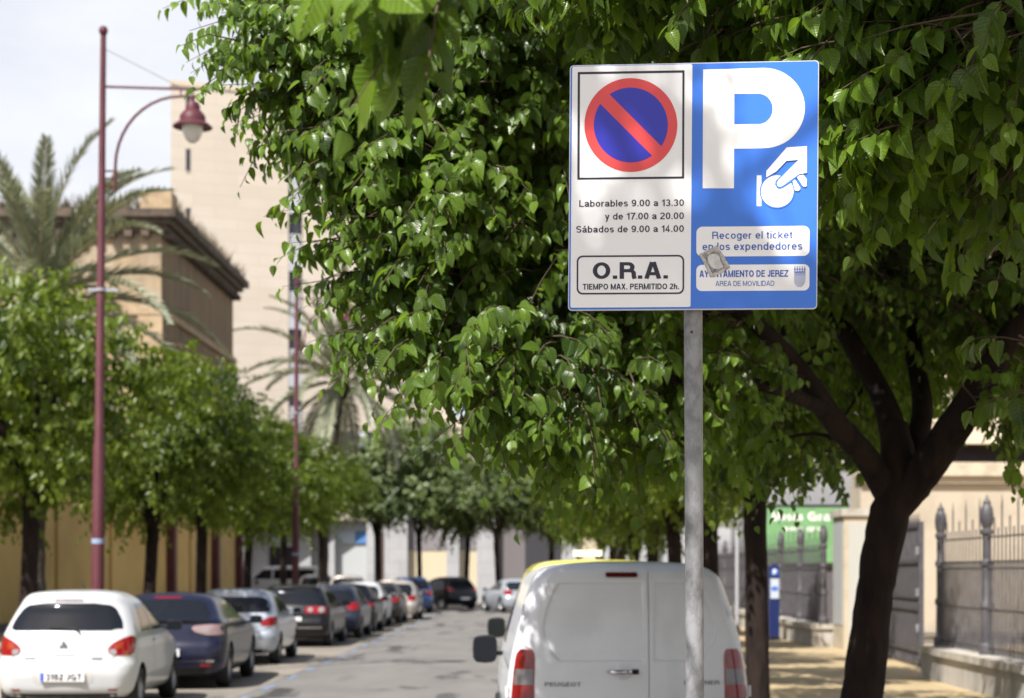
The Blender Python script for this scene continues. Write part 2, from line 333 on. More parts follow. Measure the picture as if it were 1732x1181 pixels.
# ------------------------------------------------------------------ ground, road, pavements
def sheet(name, x0, x1, y0, y1, z, m, kind='structure'):
    return tag(mesh_obj(name, [(x0, y0, z), (x1, y0, z), (x1, y1, z), (x0, y1, z)], [(0, 1, 2, 3)], m), kind=kind)
M_earth = mat('far_ground', (.24, .225, .20), .9, noise=(.2, (.18, .17, .15), .4, .7))
sheet('ground', -900, 900, -600, 1500, -.012, M_earth)
def road_mat():
    m = bpy.data.materials.new('road_asphalt'); m.use_nodes = True; t = m.node_tree; k = t.links.new
    p = t.nodes['Principled BSDF']
    c = nd(t, 'ShaderNodeTexCoord')
    def noise(scale, stretch, det=8):
        mp_ = nd(t, 'ShaderNodeMapping'); mp_.inputs['Scale'].default_value = stretch
        n = nd(t, 'ShaderNodeTexNoise'); n.inputs['Scale'].default_value = scale; n.inputs['Detail'].default_value = det; n.inputs['Roughness'].default_value = .6
        k(c.outputs['Object'], mp_.inputs[0]); k(mp_.outputs[0], n.inputs['Vector']); return n.outputs['Fac']
    def mr(s, lo, hi, a=0., b=1.):
        r = nd(t, 'ShaderNodeMapRange'); k(s, r.inputs['Value']); r.inputs['From Min'].default_value = lo; r.inputs['From Max'].default_value = hi
        r.inputs['To Min'].default_value = a; r.inputs['To Max'].default_value = b; return r.outputs[0]
    def mix(f, a, b):
        x = nd(t, 'ShaderNodeMix', data_type='RGBA'); k(f, x.inputs['Factor'])
        (k(a, x.inputs['A']) if not isinstance(a, tuple) else setattr(x.inputs['A'], 'default_value', (*a, 1)))
        x.inputs['B'].default_value = (*b, 1); return x.outputs['Result']
    base = mix(mr(noise(.9, (1, .5, 1)), .35, .7), (.185, .176, .168), (.135, .128, .122))
    grit = mix(mr(noise(45, (1, 1, 1), 3), .45, .7, 0, .5), base, (.095, .09, .085))
    patch = mix(mr(noise(.42, (1, .22, 1), 3), .62, .66, 0, .45), grit, (.09, .085, .08))
    wet = mr(noise(1.15, (1, .30, 1), 6), .575, .63)
    col = mix(wet, patch, (.04, .038, .035))
    k(col, p.inputs['Base Color']); k(mr(wet, 0, 1, .85, .35), p.inputs['Roughness'])
    b = nd(t, 'ShaderNodeBump'); b.inputs['Strength'].default_value = .25; b.inputs['Distance'].default_value = .01; k(noise(70, (1, 1, 1), 2), b.inputs['Height']); k(b.outputs[0], p.inputs['Normal'])
    return m
M_road = road_mat()
sheet('road', -6.5, 1.75, -12, 84, .0, M_road)
sheet('cross_street', -60, 40, 84, 92, -.002, M_road)
M_bay = mat('parking_bay', (.23, .205, .17), .88, noise=(.8, (.155, .14, .122), .42, .7), bump=(50, .2))
sheet('parking_bay', -6.48, -4.12, -12, 66, .004, M_bay)
M_pave_r = grid_mat('yellow_paving', (.44, .335, .185), (.27, .205, .13), .4, .4, .012, .8, (.40, .31, .175), 0, (.9, (.24, .19, .125), .55))
M_pave_l = grid_mat('grey_paving', (.38, .34, .28), (.24, .215, .18), .4, .4, .012, .8, (.36, .32, .265), 0, (.7, (.22, .2, .17), .5))
tag(box('pavement', 1.92, 30, -12, 84, -.05, .12, M_pave_r), kind='structure')
tag(box('pavement', -14.2, -6.67, -12, 84, -.05, .12, M_pave_l), kind='structure')
def kerb(x0, x1):
    b = MB()
    for i in range(96):
        y = -12 + i
        b.box(x0, x1, y + .004, y + .996, -.05, .125)
    tag(b.build('kerb', M_kerb), kind='structure')
kerb(1.75, 1.92); kerb(-6.67, -6.5)
for i in range(24):                                  # worn blue dashes along the bays
    y = 11.0 + i * 2.35
    mk = sheet('road_marking', -4.08, -3.96, y, y + 1.15, .006, M_blue_paint)
for i in range(12):
    y = 6.0 + i * 2.35
    sheet('road_marking', -.42, -.31, y, y + 1.15, .006, M_blue_paint)

# ------------------------------------------------------------------ the parking sign
def make_sign():
    SW, SH, T = .786, .782, .012
    def S(zx, zy):                                   # measured sign drawing -> sign face (x, z), origin at the sign's centre
        u = v = .5
        for _ in range(6):
            v = (zy - (88 - 28 * u)) / (1058 + 24 * u); u = (zx - (62 - 4 * v)) / 1070
        return ((u - .5) * SW, (.5 - v) * SH)
    ctr = at(1171.6, 316, 5.44)
    root = thing('parking_sign', 'square blue and white P parking sign on a galvanised steel pole', 'sign', (ctr.x, ctr.y, 0), R(-5.5))
    zc = ctr.z
    Mb = mat('sign_blue', (.032, .165, .68), .35, coat=.2); Mw = mat('sign_white', (.84, .845, .86), .35, coat=.2)
    Mr = mat('sign_red', (.70, .055, .055), .35, coat=.2); Mn = mat('sign_navy', (.016, .018, .40), .35, coat=.2); Mk = mat('sign_black', (.015, .013, .03), .4)
    Mt = mat('sign_blue_print', (.03, .10, .44), .4); Mal = mat('aluminium_edge', (.62, .63, .66), .4, metal=.5)
    rol = Matrix.Rotation(R(.45), 3, 'Y')
    def P(x, z, lay): p = rol @ Vector((x, -T / 2 - .0007 * lay, z)); return (p.x, p.y, p.z + zc)
    def rrect(x0, x1, z0, z1, r, n=8):
        pts = []
        for cx, cz, a0 in ((x1 - r, z1 - r, 0), (x0 + r, z1 - r, 90), (x0 + r, z0 + r, 180), (x1 - r, z0 + r, 270)):
            for i in range(n + 1):
                a = R(a0 + 90 * i / n); pts.append((cx + r * math.cos(a), cz + r * math.sin(a)))
        return pts
    def zr(zx0, zx1, zy0, zy1, r): return [S(a, b - 26 * ((a - (zx0 + zx1) / 2) / 1070) * (1 - b / 1200)) for a, b in rrect(zx0, zx1, zy0, zy1, r)]
    def flat(name, polys, lay, m, parent=root):      # polys: list of outlines (x,z)
        b = MB()
        for q in polys: b.poly([P(x, z, lay) for x, z in q])
        o = b.build(name, m, parent)
        bm = bmesh.new(); bm.from_mesh(o.data)
        bm.normal_update()
        for fc in bm.faces:
            if fc.normal.y > 0: fc.normal_flip()
        bmesh.ops.triangulate(bm, faces=bm.faces[:]); bm.to_mesh(o.data); bm.free()
        return o
    def frame(name, out, inn, lay, m, parent=root):
        n = len(out); b = MB()
        b.add([P(x, z, lay) for x, z in out] + [P(x, z, lay) for x, z in inn], [(i, (i + 1) % n, n + (i + 1) % n, n + i) for i in range(n)])
        return b.build(name, m, parent)
    # plate with a real edge, back flange and brackets
    o = rrect(-SW / 2, SW / 2, -SH / 2, SH / 2, .012)
    n = len(o); V = []
    for yy in (-T / 2, T / 2):
        for x, z in o:
            p = rol @ Vector((x, yy, z)); V.append((p.x, p.y, p.z + zc))
    mesh_obj('panel', V, [tuple(range(n)), tuple(range(2 * n - 1, n - 1, -1))] + [(i, i + n, (i + 1) % n + n, (i + 1) % n) for i in range(n)], Mal, root)
    flat('blue_face', [rrect(-SW / 2 + .0026, SW / 2 - .0026, -SH / 2 + .0026, SH / 2 - .0026, .0105)], 1, Mb)
    wf = flat('white_field', [rrect(-SW / 2 + .0075, (589 - 62) / 1070 * SW - SW / 2 + .002, -SH / 2 + .0085, SH / 2 - .0045, .006)], 2, Mw)
    frame('square_border', zr(96, 558, 112, 579, 3), zr(106, 549, 122, 570, 2), 3, Mk)
    c = (327, 345); circ = lambda r, n=72: [S(c[0] + r * math.cos(2 * math.pi * i / n), c[1] + r * 1.01 * math.sin(2 * math.pi * i / n)) for i in range(n)]
    rd = flat('roundel', [circ(201)], 3, Mr)
    disc = []
    for sgn in (1, -1):                              # the two blue half-moons either side of the slash
        pts = []
        for i in range(49):
            a = math.asin(.178) + (math.pi - 2 * math.asin(.178)) * i / 48
            x, y = 160 * math.cos(a), 160 * math.sin(a) * sgn
            ca, sa = math.cos(R(44.5)), math.sin(R(44.5))
            pts.append(S(c[0] + x * ca - y * sa, c[1] + 1.01 * (x * sa + y * ca)))
        disc.append(pts)
    flat('roundel_field', disc, 4, Mn, rd)
    def words(name, s, x0, x1, yb, yt, lay, m, bold=0., tilt=True, ref=None):
        pv, f = fit_text(s, x0, x1, 0, 1, bold, ref)
        vv = []
        for a, b, e in pv:
            x, z = S(a, yb - b * (yb - yt) - 26 * ((a - 62) / 1070 - ((x0 + x1) / 2 - 62) / 1070) * (1 - yb / 1200))
            vv.append(P(x, z, lay + e * .12))
        return mesh_obj(name, vv, f, m, root)
    words('opening_hours', 'Laborables 9.00 a 13.30', 105, 558, 697, 668, 3, Mk, .004)
    words('opening_hours', 'y de 17.00 a 20.00', 217, 558, 753, 724, 3, Mk, .004)
    words('opening_hours', 'Sábados de 9.00 a 14.00', 92, 558, 809, 780, 3, Mk, .004)
    frame('time_limit_border', zr(95, 560, 908, 1077, 26), zr(102, 553, 915, 1070, 20), 3, Mk)
    words('zone_name', 'O.R.A.', 165, 490, 1010, 938, 3, Mk, .022)
    words('time_limit', 'TIEMPO MAX. PERMITIDO 2h.', 122, 538, 1056, 1031, 3, Mk, .016)
    # big P: stem + bowl
    outer, inner = [(638, 618), (638, 103), (900, 95)], []
    for i in range(25):
        a = R(-90 + 180 * i / 24); outer.append((900 + 173 * math.cos(a), 269 + 174 * math.sin(a)))
    outer += [(772, 445), (772, 618)]
    # as quads between the bowl's outer and inner outline
    b = MB(); lay = 2
    b.poly([P(*S(*q), lay) for q in [(638, 618), (638, 103), (772, 99), (772, 618)]])
    N = 24; ro, ri = [], []
    ro.append((772, 99)); ri.append((772, 208))
    for i in range(N + 1):
        a = R(-90 + 180 * i / N); ro.append((899 + 174 * math.cos(a), 269 + 174.5 * math.sin(a))); ri.append((876 + 60 * math.cos(a), 273 + 66 * math.sin(a)))
    ro.append((772, 446)); ri.append((772, 340))
    n = len(ro); b.add([P(*S(*q), lay) for q in ro] + [P(*S(*q), lay) for q in ri], [(i, i + 1, n + i + 1, n + i) for i in range(n - 1)])
    b.build('letter_p', Mw, root)
    H = lambda X, Y: S((1250 + X / 8.436 - 940) * 2.567, (230 + Y / 8.436 - 80) * 2.567)
    hand = [(375, 612), (375, 520), (660, 182), (942, 165), (942, 545), (830, 565), (600, 735), (560, 748), (530, 730), (522, 690), (545, 650), (825, 360), (655, 375), (515, 525), (440, 572)]
    co = lambda r: [H(528 + r * math.cos(2 * math.pi * i / 48), 810 + r * math.sin(2 * math.pi * i / 48)) for i in range(48)]
    hp = thing_part = flat('coin_slot', [[H(*q) for q in [(242, 580), (308, 580), (308, 1020), (242, 1020)]]], 2, Mw)
    flat('coin_outline', [co(246)], 3, Mb, hp)
    flat('coin', [co(228)], 4, Mw, hp)
    big = [(620, 545), (505, 660), (498, 715), (530, 768), (570, 775), (612, 760), (720, 690), (760, 660), (800, 610), (840, 585), (830, 540), (700, 440)]
    flat('hand_outline', [[H(*q) for q in big]], 5, Mb, hp)
    flat('hand', [[H(*q) for q in hand]], 6, Mw, hp)
    flat('fingers', [[H(*q) for q in [(742, 668), (778, 642), (850, 755), (848, 785), (820, 805), (790, 803), (772, 790)]],
                     [H(*q) for q in [(805, 612), (835, 585), (890, 572), (942, 638), (938, 735), (920, 748), (895, 742), (875, 722)]]], 6, Mw, hp)
    flat('label_box', [zr(612, 1095, 783, 913, 26)], 2, Mw)
    words('instruction', 'Recoger el ticket', 680, 1022, 837, 805, 3, Mt, .0)
    words('instruction', 'en los expendedores', 638, 1064, 886, 853, 3, Mt, .0)
    flat('label_box', [zr(612, 1095, 949, 1063, 24)], 2, Mw)
    words('authority_name', 'AYUNTAMIENTO DE JEREZ', 626, 1007, 1003, 974, 3, Mt, .018)
    words('department_name', 'AREA DE MOVILIDAD', 695, 946, 1042, 1020, 3, Mt, -.008)
    # crest: crown over wavy shield
    cr = []
    for i in range(5):
        x = 1033 + i * 10.5; cr.append([S(*q) for q in [(x, 982), (x - 4, 968), (x, 964), (x + 4, 968)]])
        cr.append([S(x + 2.5 * math.cos(a * .785), 960 + 2.5 * math.sin(a * .785)) for a in range(8)])
    cr.append([S(*q) for q in [(1030, 980), (1078, 979), (1077, 985), (1031, 986)]])
    for j in range(6):
        y = 996 + j * 9.4; hw = 24 if j < 4 else (20 if j == 4 else 12)
        top = [(1054 - hw + 2 * hw * i / 24, y + 3 * math.sin(i * 2 * math.pi / 8)) for i in range(25)]
        cr.append([S(a, b - 1.9) for a, b in top] + [S(a, b + 1.9) for a, b in reversed(top)])
    cr.append([S(*q) for q in [(1030, 989), (1078, 988), (1078, 991), (1030, 992)]])
    flat('crest', cr, 3, Mt)
    K = lambda X, Y: S((1160 + X / 7.53 - 940) * 2.567, (380 + Y / 7.53 - 80) * 2.567)
    Mg1 = mat('sticker_grey', (.50, .48, .44), .6, noise=(90, (.24, .23, .22), .45, .6)); Mg2 = mat('sticker_dark', (.13, .13, .15), .6, noise=(120, (.3, .3, .3), .4, .6)); Mg3 = mat('sticker_pale', (.62, .62, .61), .55, noise=(60, (.46, .46, .46), .4, .65))
    st = flat('torn_sticker', [[K(*q) for q in [(170, 397), (290, 335), (402, 278), (425, 330), (480, 405), (568, 560), (470, 628), (335, 692), (290, 640), (240, 520)]]], 4, Mg1)
    flat('sticker_picture', [[K(*q) for q in [(240, 420), (380, 345), (420, 370), (505, 560), (340, 640), (300, 560)]]], 5, Mg2, st)
    flat('sticker_patch', [[K(*q) for q in [(280, 430), (300, 400), (350, 388), (400, 395), (430, 430), (440, 480), (480, 555), (420, 590), (370, 580), (330, 560), (290, 500)]]], 6, Mg3, st)
    for (a, b2, w_) in (((190, 410), (335, 665), 18), ((395, 310), (545, 565), 16)):
        dashes = []
        for i in range(11):
            t_ = i / 10.5
            x, y = a[0] + (b2[0] - a[0]) * t_, a[1] + (b2[1] - a[1]) * t_
            dashes.append([K(*q) for q in [(x, y), (x + w_, y - 9), (x + w_ + 6, y + 2), (x + 6, y + 11)]])
        flat('sticker_perforation', dashes, 5, Mg3, st)
    # pole (behind the panel) and clamps
    pb = MB(); rp_ = .0295
    pb.tube([(.013, .048, .115), (.008, .048, 1.0), (-.002, .048, zc + SH / 2 - .03)], rp_, 24)
    pole = pb.build('pole', M_galv, root, 'auto')
    MB().lathe([(.0, 0), (.0045, 0), (.0045, .002), (0, .002)], (-.0035, .0165, zc - SH / 2 - .067), 12, 'y').build('bolt_hole', M_ink, pole)
    MB().lathe([(rp_ + .004, 0), (rp_ + .07, 0), (rp_ + .07, .012), (rp_ + .004, .03)], (.013, .048, .12), 20).build('base_flange', M_galv, pole)
    for dz in (-.22, .22):
        MB().box(-.06, .06, .007, .016, zc + dz - .02, zc + dz + .02).box(-.034, .034, .018, .082, zc + dz - .012, zc + dz + .012).build('clamp', M_galv, root)
make_sign()

# ------------------------------------------------------------------ vehicles
def interp_car(sp):
    zs = sp['z']
    return {k: (lambda z, k=k: pchip(z, zs, sp[k])) for k in ('w', 'yr', 'yf')}
class Body:
    """a vehicle skin as a stack of rounded plan outlines; the same functions place windows, lamps and doors on it"""
    def __init__(s, sp):
        s.sp = sp; f = interp_car(sp); s.w, s.yr, s.yf = f['w'], f['yr'], f['yf']
        s.rx, s.rr, s.rf, s.bow = sp.get('rx', .22), sp.get('rr', .30), sp.get('rf', .45), sp.get('bow', .03)
    def half(s, z, n=18):
        w, yr, yf = float(s.w(z)), float(s.yr(z)), float(s.yf(z))
        rx = min(s.rx, w * .8); ln = max(yf - yr, .05); rr = min(s.rr, ln * .45); rf = min(s.rf, ln * .45); bow = min(s.bow, ln * .1)
        return w, yr, yf, rx, rr, rf, bow
    def rear(s, x, z):
        w, yr, yf, rx, rr, rf, bow = s.half(z); x = min(abs(x), w * .9995); k = w - rx
        if x < k: return yr + bow * (x / k) ** 2
        return yr + bow + rr * (1 - math.sqrt(max(0, 1 - ((x - k) / rx) ** 2)))
    def front(s, x, z):
        w, yr, yf, rx, rr, rf, bow = s.half(z); x = min(abs(x), w * .9995); k = w - rx
        if x < k: return yf - bow * (x / k) ** 2
        return yf - bow - rf * (1 - math.sqrt(max(0, 1 - ((x - k) / rx) ** 2)))
    def side(s, y, z):
        w, yr, yf, rx, rr, rf, bow = s.half(z)
        a, b = yr + bow + rr, yf - bow - rf
        if y < a: q = min(1, (a - y) / rr); return w - rx + rx * math.sqrt(max(0, 1 - q * q))
        if y > b: q = min(1, (y - b) / rf); return w - rx + rx * math.sqrt(max(0, 1 - q * q))
        return w
    def ring(s, z, nx=7, nc=9, ns=26):
        w, yr, yf, rx, rr, rf, bow = s.half(z); k = w - rx; h = []
        for i in range(nx): x = k * i / nx; h.append((x, yr + bow * (x / k) ** 2))
        for i in range(nc): a = math.pi / 2 * i / nc; h.append((k + rx * math.sin(a), yr + bow + rr * (1 - math.cos(a))))
        y0, y1 = yr + bow + rr, yf - bow - rf
        for i in range(ns): h.append((w, y0 + (y1 - y0) * i / ns))
        for i in range(nc): a = math.pi / 2 * i / nc; h.append((k + rx * math.cos(a), y1 + rf * math.sin(a)))
        for i in range(nx + 1): x = k * (1 - i / nx); h.append((x, yf - bow * (x / k) ** 2))
        return h + [(-x, y) for x, y in reversed(h[1:-1])]
    def mesh(s, name, paint, parent, nz=46):
        zs = s.sp['z']; z0, z1 = zs[0], zs[-1]
        zz = sorted(set([float(a) for a in np.linspace(z0, z1 - .06, nz)] + [float(a) for a in np.linspace(z1 - .06, z1, 8)]))
        V, Fc = [], []
        for z in zz: V += [(x, y, z) for x, y in s.ring(z)]
        n = len(V) // len(zz)
        for i in range(len(zz) - 1):
            for k in range(n):
                a, b = i * n + k, i * n + (k + 1) % n; Fc.append((a, b, b + n, a + n))
        Fc.append(tuple(range(n - 1, -1, -1))); Fc.append(tuple(range((len(zz) - 1) * n, len(zz) * n)))
        o = mesh_obj(name, V, Fc, [paint, M_under], parent, True)
        # wheel arches
        c = MB(); wmax = max(s.sp['w'])
        for ya in s.sp['axles']:
            for sg in (-1, 1):
                pr = [(s.sp['wr'] + .055, (wmax - .30) * sg), (s.sp['wr'] + .055, (wmax + .2) * sg)]
                c.lathe(pr, (0, ya, s.sp['wr']), 28, 'x')
                m = len(c.v); c.f.append(tuple(range(m - 56, m - 28))); c.f.append(tuple(range(m - 1, m - 29, -1)))
        co = mesh_obj('arch_cutter', c.v, c.f, [paint, M_under]); co.data.polygons.foreach_set('material_index', [1] * len(co.data.polygons))
        bm = bmesh.new(); bm.from_mesh(co.data); bmesh.ops.recalc_face_normals(bm, faces=bm.faces[:]); bm.to_mesh(co.data); bm.free()
        bm = bmesh.new(); bm.from_mesh(o.data); bmesh.ops.recalc_face_normals(bm, faces=bm.faces[:]); bm.to_mesh(o.data); bm.free()
        md = o.modifiers.new('arches', 'BOOLEAN'); md.operation = 'DIFFERENCE'; md.object = co; md.solver = 'EXACT'
        pl, o.parent = o.parent, None
        dg = bpy.context.evaluated_depsgraph_get(); dg.update()
        me = bpy.data.meshes.new_from_object(o.evaluated_get(dg)); o.modifiers.clear(); old = o.data; o.data = me; me.name = name
        bpy.data.meshes.remove(old); bpy.data.objects.remove(co); o.parent = pl
        bm = bmesh.new(); bm.from_mesh(o.data)
        for e in bm.edges:
            e.smooth = not (len(e.link_faces) == 2 and e.calc_face_angle(0) > R(50))
        for fc in bm.faces: fc.smooth = True
        bm.to_mesh(o.data); bm.free()
        return o
    def patch(s, name, rows, m, parent, where='rear', sgn=1, off=.005, nc=14, nr=18, fn=None, skirt=.02, smooth_rows=True):
        """rows = [(z, a, b)]: the patch between a(z) and b(z) (x on the rear/front, y on a side), lying just outside the skin"""
        zs = [r[0] for r in rows]; zz = np.linspace(zs[0], zs[-1], nr)
        itp = pchip if smooth_rows and len(zs) > 2 else np.interp
        A, B = itp(zz, zs, [r[1] for r in rows]), itp(zz, zs, [r[2] for r in rows])
        V, Fc = [], []
        def pos(u, z, o_):
            if where == 'rear': return (u * sgn, s.rear(u, z) - o_, z)
            if where == 'front': return (u * sgn, s.front(u, z) + o_, z)
            return (sgn * (s.side(u, z) + o_), u, z)
        for j, z in enumerate(zz):
            for i in range(nc + 1):
                u = A[j] + (B[j] - A[j]) * i / nc
                V.append(pos(u, z, off + (fn(u, z) if fn else 0)))
        n = nc + 1
        for j in range(nr - 1):
            for i in range(nc): a = j * n + i; Fc.append((a, a + 1, a + 1 + n, a + n))
        if skirt:
            edge = [i for i in range(n)] + [j * n + nc for j in range(1, nr)] + [(nr - 1) * n + i for i in range(nc - 1, -1, -1)] + [j * n for j in range(nr - 2, 0, -1)]
            base = len(V)
            for e in edge:
                p = V[e]; V.append((p[0], p[1] + skirt, p[2]) if where == 'rear' else ((p[0], p[1] - skirt, p[2]) if where == 'front' else (p[0] - sgn * skirt, p[1], p[2])))
            q = len(edge)
            for i in range(q): Fc.append((edge[(i + 1) % q], edge[i], base + i, base + (i + 1) % q))
        o = mesh_obj(name, V, Fc, m, parent, True)
        bm = bmesh.new(); bm.from_mesh(o.data); bmesh.ops.recalc_face_normals(bm, faces=bm.faces[:])
        # outward check
        fc = bm.faces[:][len(bm.faces) // 3]
        out = Vector((0, -1, 0)) if where == 'rear' else (Vector((0, 1, 0)) if where == 'front' else Vector((sgn, 0, 0)))
        bm.normal_update(); bm.faces.ensure_lookup_table()
        if bm.faces[0].normal.dot(out) < 0:
            for f_ in bm.faces: f_.normal_flip()
        for e in bm.edges: e.smooth = not (len(e.link_faces) == 2 and e.calc_face_angle(0) > R(45))
        bm.to_mesh(o.data); bm.free()
        return o

def add_wheel(root, x, y, r, sg, wid=.19):
    w = thing_wheel = MB().lathe([(r * .66, -wid / 2), (r * .93, -wid / 2), (r, -wid * .33), (r, wid * .33), (r * .93, wid / 2), (r * .66, wid / 2), (r * .66, -wid / 2)], (0, 0, 0), 28, 'x').build('wheel', M_rubber, root, 'auto')
    w.location = (x, y, r)
    b = MB(); b.lathe([(r * .665, -wid * .45), (r * .665, wid * .40), (r * .60, wid * .44), (r * .56, wid * .2), (r * .5, 0), (0, 0)], (0, 0, 0), 28, 'x')
    for k in range(5):
        a = 2 * math.pi * k / 5 + .3
        d, q = Vector((0, math.cos(a), math.sin(a))), Vector((0, -math.sin(a), math.cos(a)))
        p0, p1 = d * r * .1, d * r * .62
        V = []
        for p, hw in ((p0, .045), (p1, .028)):
            for xx in (.01, wid * .36):
                V += [p + q * hw + Vector((xx, 0, 0)), p - q * hw + Vector((xx, 0, 0))]
        b.add(V, [(0, 1, 5, 4), (2, 6, 7, 3), (0, 4, 6, 2), (1, 3, 7, 5)])
    b.lathe([(.0, wid * .40), (r * .14, wid * .38), (r * .16, .0)], (0, 0, 0), 16, 'x')
    rim = b.build('rim', M_rim, w, 'auto')
    if sg < 0: w.rotation_euler = (0, 0, math.pi)
    return w
def add_mirror(root, B, y, z, m, sg, size=(.20, .13)):
    x = B.side(y, z); hw, hh = size[0] / 2, size[1] / 2
    V, Fc = [], []; n = 16
    for (dy, k) in ((-.055, .92), (-.05, 1.0), (.0, 1.0), (.05, .8), (.085, .35)):
        for i in range(n):
            a = 2 * math.pi * i / n; ca, sa = math.cos(a), math.sin(a)
            ex = abs(ca) ** .55 * (1 if ca > 0 else -1); ez = abs(sa) ** .55 * (1 if sa > 0 else -1)
            V.append((sg * (x + .05 + hw + ex * hw * k), y + dy, z + .03 + ez * hh * k))
    for j in range(4):
        for i in range(n): a, b = j * n + i, j * n + (i + 1) % n; Fc.append((a, b, b + n, a + n))
    Fc += [tuple(range(n)), tuple(range(5 * n - 1, 4 * n - 1, -1))]
    b = MB(); b.add(V, Fc); b.box(min(sg * (x - .03), sg * (x + .11)), max(sg * (x - .03), sg * (x + .11)), y - .02, y + .03, z - .03, z + .01)
    o = b.build('wing_mirror', m, root, 'auto')
    mesh_obj('mirror_glass', [(sg * (x + .05 + hw + ex * hw * .82), y - .057, z + .03 + ez * hh * .82) for ex, ez in ((-1, -1), (1, -1), (1, 1), (-1, 1))], [(0, 1, 2, 3)], mat('mirror_dark', (.008, .010, .014), .25, spec=.25), o)
def strip(root, B, name, pts, wid, m, where='rear', sgn=1, off=.004):
    """a thin line (seam, trim) following the skin through (u,z) points"""
    V, Fc = [], []
    pp = []
    for (u0, z0), (u1, z1) in zip(pts[:-1], pts[1:]):
        k = max(2, int(math.hypot(u1 - u0, z1 - z0) / .03))
        pp += [(u0 + (u1 - u0) * i / k, z0 + (z1 - z0) * i / k) for i in range(k)]
    pp.append(pts[-1])
    for i, (u, z) in enumerate(pp):
        a, b = pp[max(0, i - 1)], pp[min(len(pp) - 1, i + 1)]; dx, dz = b[0] - a[0], b[1] - a[1]; l = math.hypot(dx, dz) or 1
        for s_ in (-1, 1):
            uu, zz = u - dz / l * wid / 2 * s_, z + dx / l * wid / 2 * s_
            V.append((uu, B.rear(uu, zz) - off, zz) if where == 'rear' else (sgn * (B.side(uu, zz) + off), uu, zz))
    Fc = [(2 * i, 2 * i + 1, 2 * i + 3, 2 * i + 2) for i in range(len(pp) - 1)]
    return mesh_obj(name, V, Fc, m, root, True)
def plate(root, B, z, text=None, wid=.52, h=.11, x0=0., back=.03):
    y = B.rear(x0, z) - .018
    o = MB().box(x0 - wid / 2, x0 + wid / 2, y, y + .016 + back, z - h / 2, z + h / 2).build('number_plate', M_plate, root)
    MB().poly([(x0 - wid / 2 + .004, y - .002, z - h / 2 + .004), (x0 - wid / 2 + .045, y - .002, z - h / 2 + .004), (x0 - wid / 2 + .045, y - .002, z + h / 2 - .004), (x0 - wid / 2 + .004, y - .002, z + h / 2 - .004)]).build('country_band', M_plateb, o)
    if text:
        for wd_, xa, xb in zip(text.split(), (x0 - wid / 2 + .07, x0 + .05), (x0 + .015, x0 + wid / 2 - .03)):
            pv, f = fit_text(wd_, xa, xb, z - .039, z + .039, .03)
            mesh_obj('registration', [(a, y - .002 - e * .0004, b) for a, b, e in pv], f, M_ink, o)
    return o

def scale_spec(sp, L=None, W=None, H=None):
    s = {k: (list(v) if isinstance(v, (list, tuple)) else v) for k, v in sp.items()}
    if H: k = (H - s['z'][0]) / (s['z'][-1] - s['z'][0]); s['z'] = [s['z'][0] + (a - s['z'][0]) * k for a in s['z']]; s['zk'] = k
    if W: k = W / 2 / max(s['w']); s['w'] = [a * k for a in s['w']]
    if L: k = L / max(s['yf']); s['yr'] = [a * k for a in s['yr']]; s['yf'] = [a * k for a in s['yf']]; s['axles'] = [a * k for a in s['axles']]
    return s
HATCH = dict(z=[.22, .28, .40, .52, .60, .68, .78, .88, .95, 1.00, 1.10, 1.22, 1.34, 1.41, 1.455, 1.485, 1.50],
             w=[.74, .79, .82, .832, .832, .828, .826, .815, .80, .783, .748, .70, .645, .595, .53, .41, .22],
             yr=[.13, .06, .02, .0, .005, .045, .06, .085, .105, .13, .195, .275, .355, .36, .36, .46, .9],
             yf=[3.58, 3.64, 3.69, 3.70, 3.69, 3.66, 3.56, 3.30, 3.02, 2.84, 2.60, 2.34, 2.06, 1.86, 1.70, 1.52, 1.3],
             axles=[.62, 3.07], wr=.285, rx=.26, rr=.30, rf=.55, bow=.05)
SALOON = dict(z=[.20, .27, .40, .52, .62, .70, .80, .90, .96, 1.0, 1.06, 1.16, 1.26, 1.32, 1.36, 1.385, 1.40],
              w=[.78, .84, .88, .895, .898, .896, .89, .872, .85, .82, .785, .73, .67, .62, .55, .42, .2],
              yr=[.14, .06, .02, .0, .01, .05, .07, .085, .10, .16, .34, .60, .84, .98, 1.08, 1.2, 1.5],
              yf=[4.14, 4.22, 4.28, 4.30, 4.29, 4.25, 4.05, 3.55, 3.2, 3.02, 2.86, 2.62, 2.36, 2.2, 2.08, 1.95, 1.7],
              axles=[.78, 3.40], wr=.32, rx=.28, rr=.34, rf=.6, bow=.06)
VAN = dict(z=[.24, .32, .45, .60, .68, .80, 1.0, 1.15, 1.37, 1.52, 1.60, 1.68, 1.735, 1.775, 1.80, 1.815],
           w=[.82, .875, .90, .908, .908, .905, .885, .86, .805, .762, .737, .705, .655, .575, .44, .2],
           yr=[.08, .03, .0, .0, .03, .035, .04, .045, .065, .085, .10, .12, .15, .20, .30, .6],
           yf=[4.26, 4.33, 4.38, 4.38, 4.36, 4.28, 3.95, 3.62, 3.28, 3.06, 2.94, 2.82, 2.7, 2.55, 2.3, 1.8],
           axles=[.80, 3.50], wr=.32, rx=.13, rr=.17, rf=.5, bow=.035)

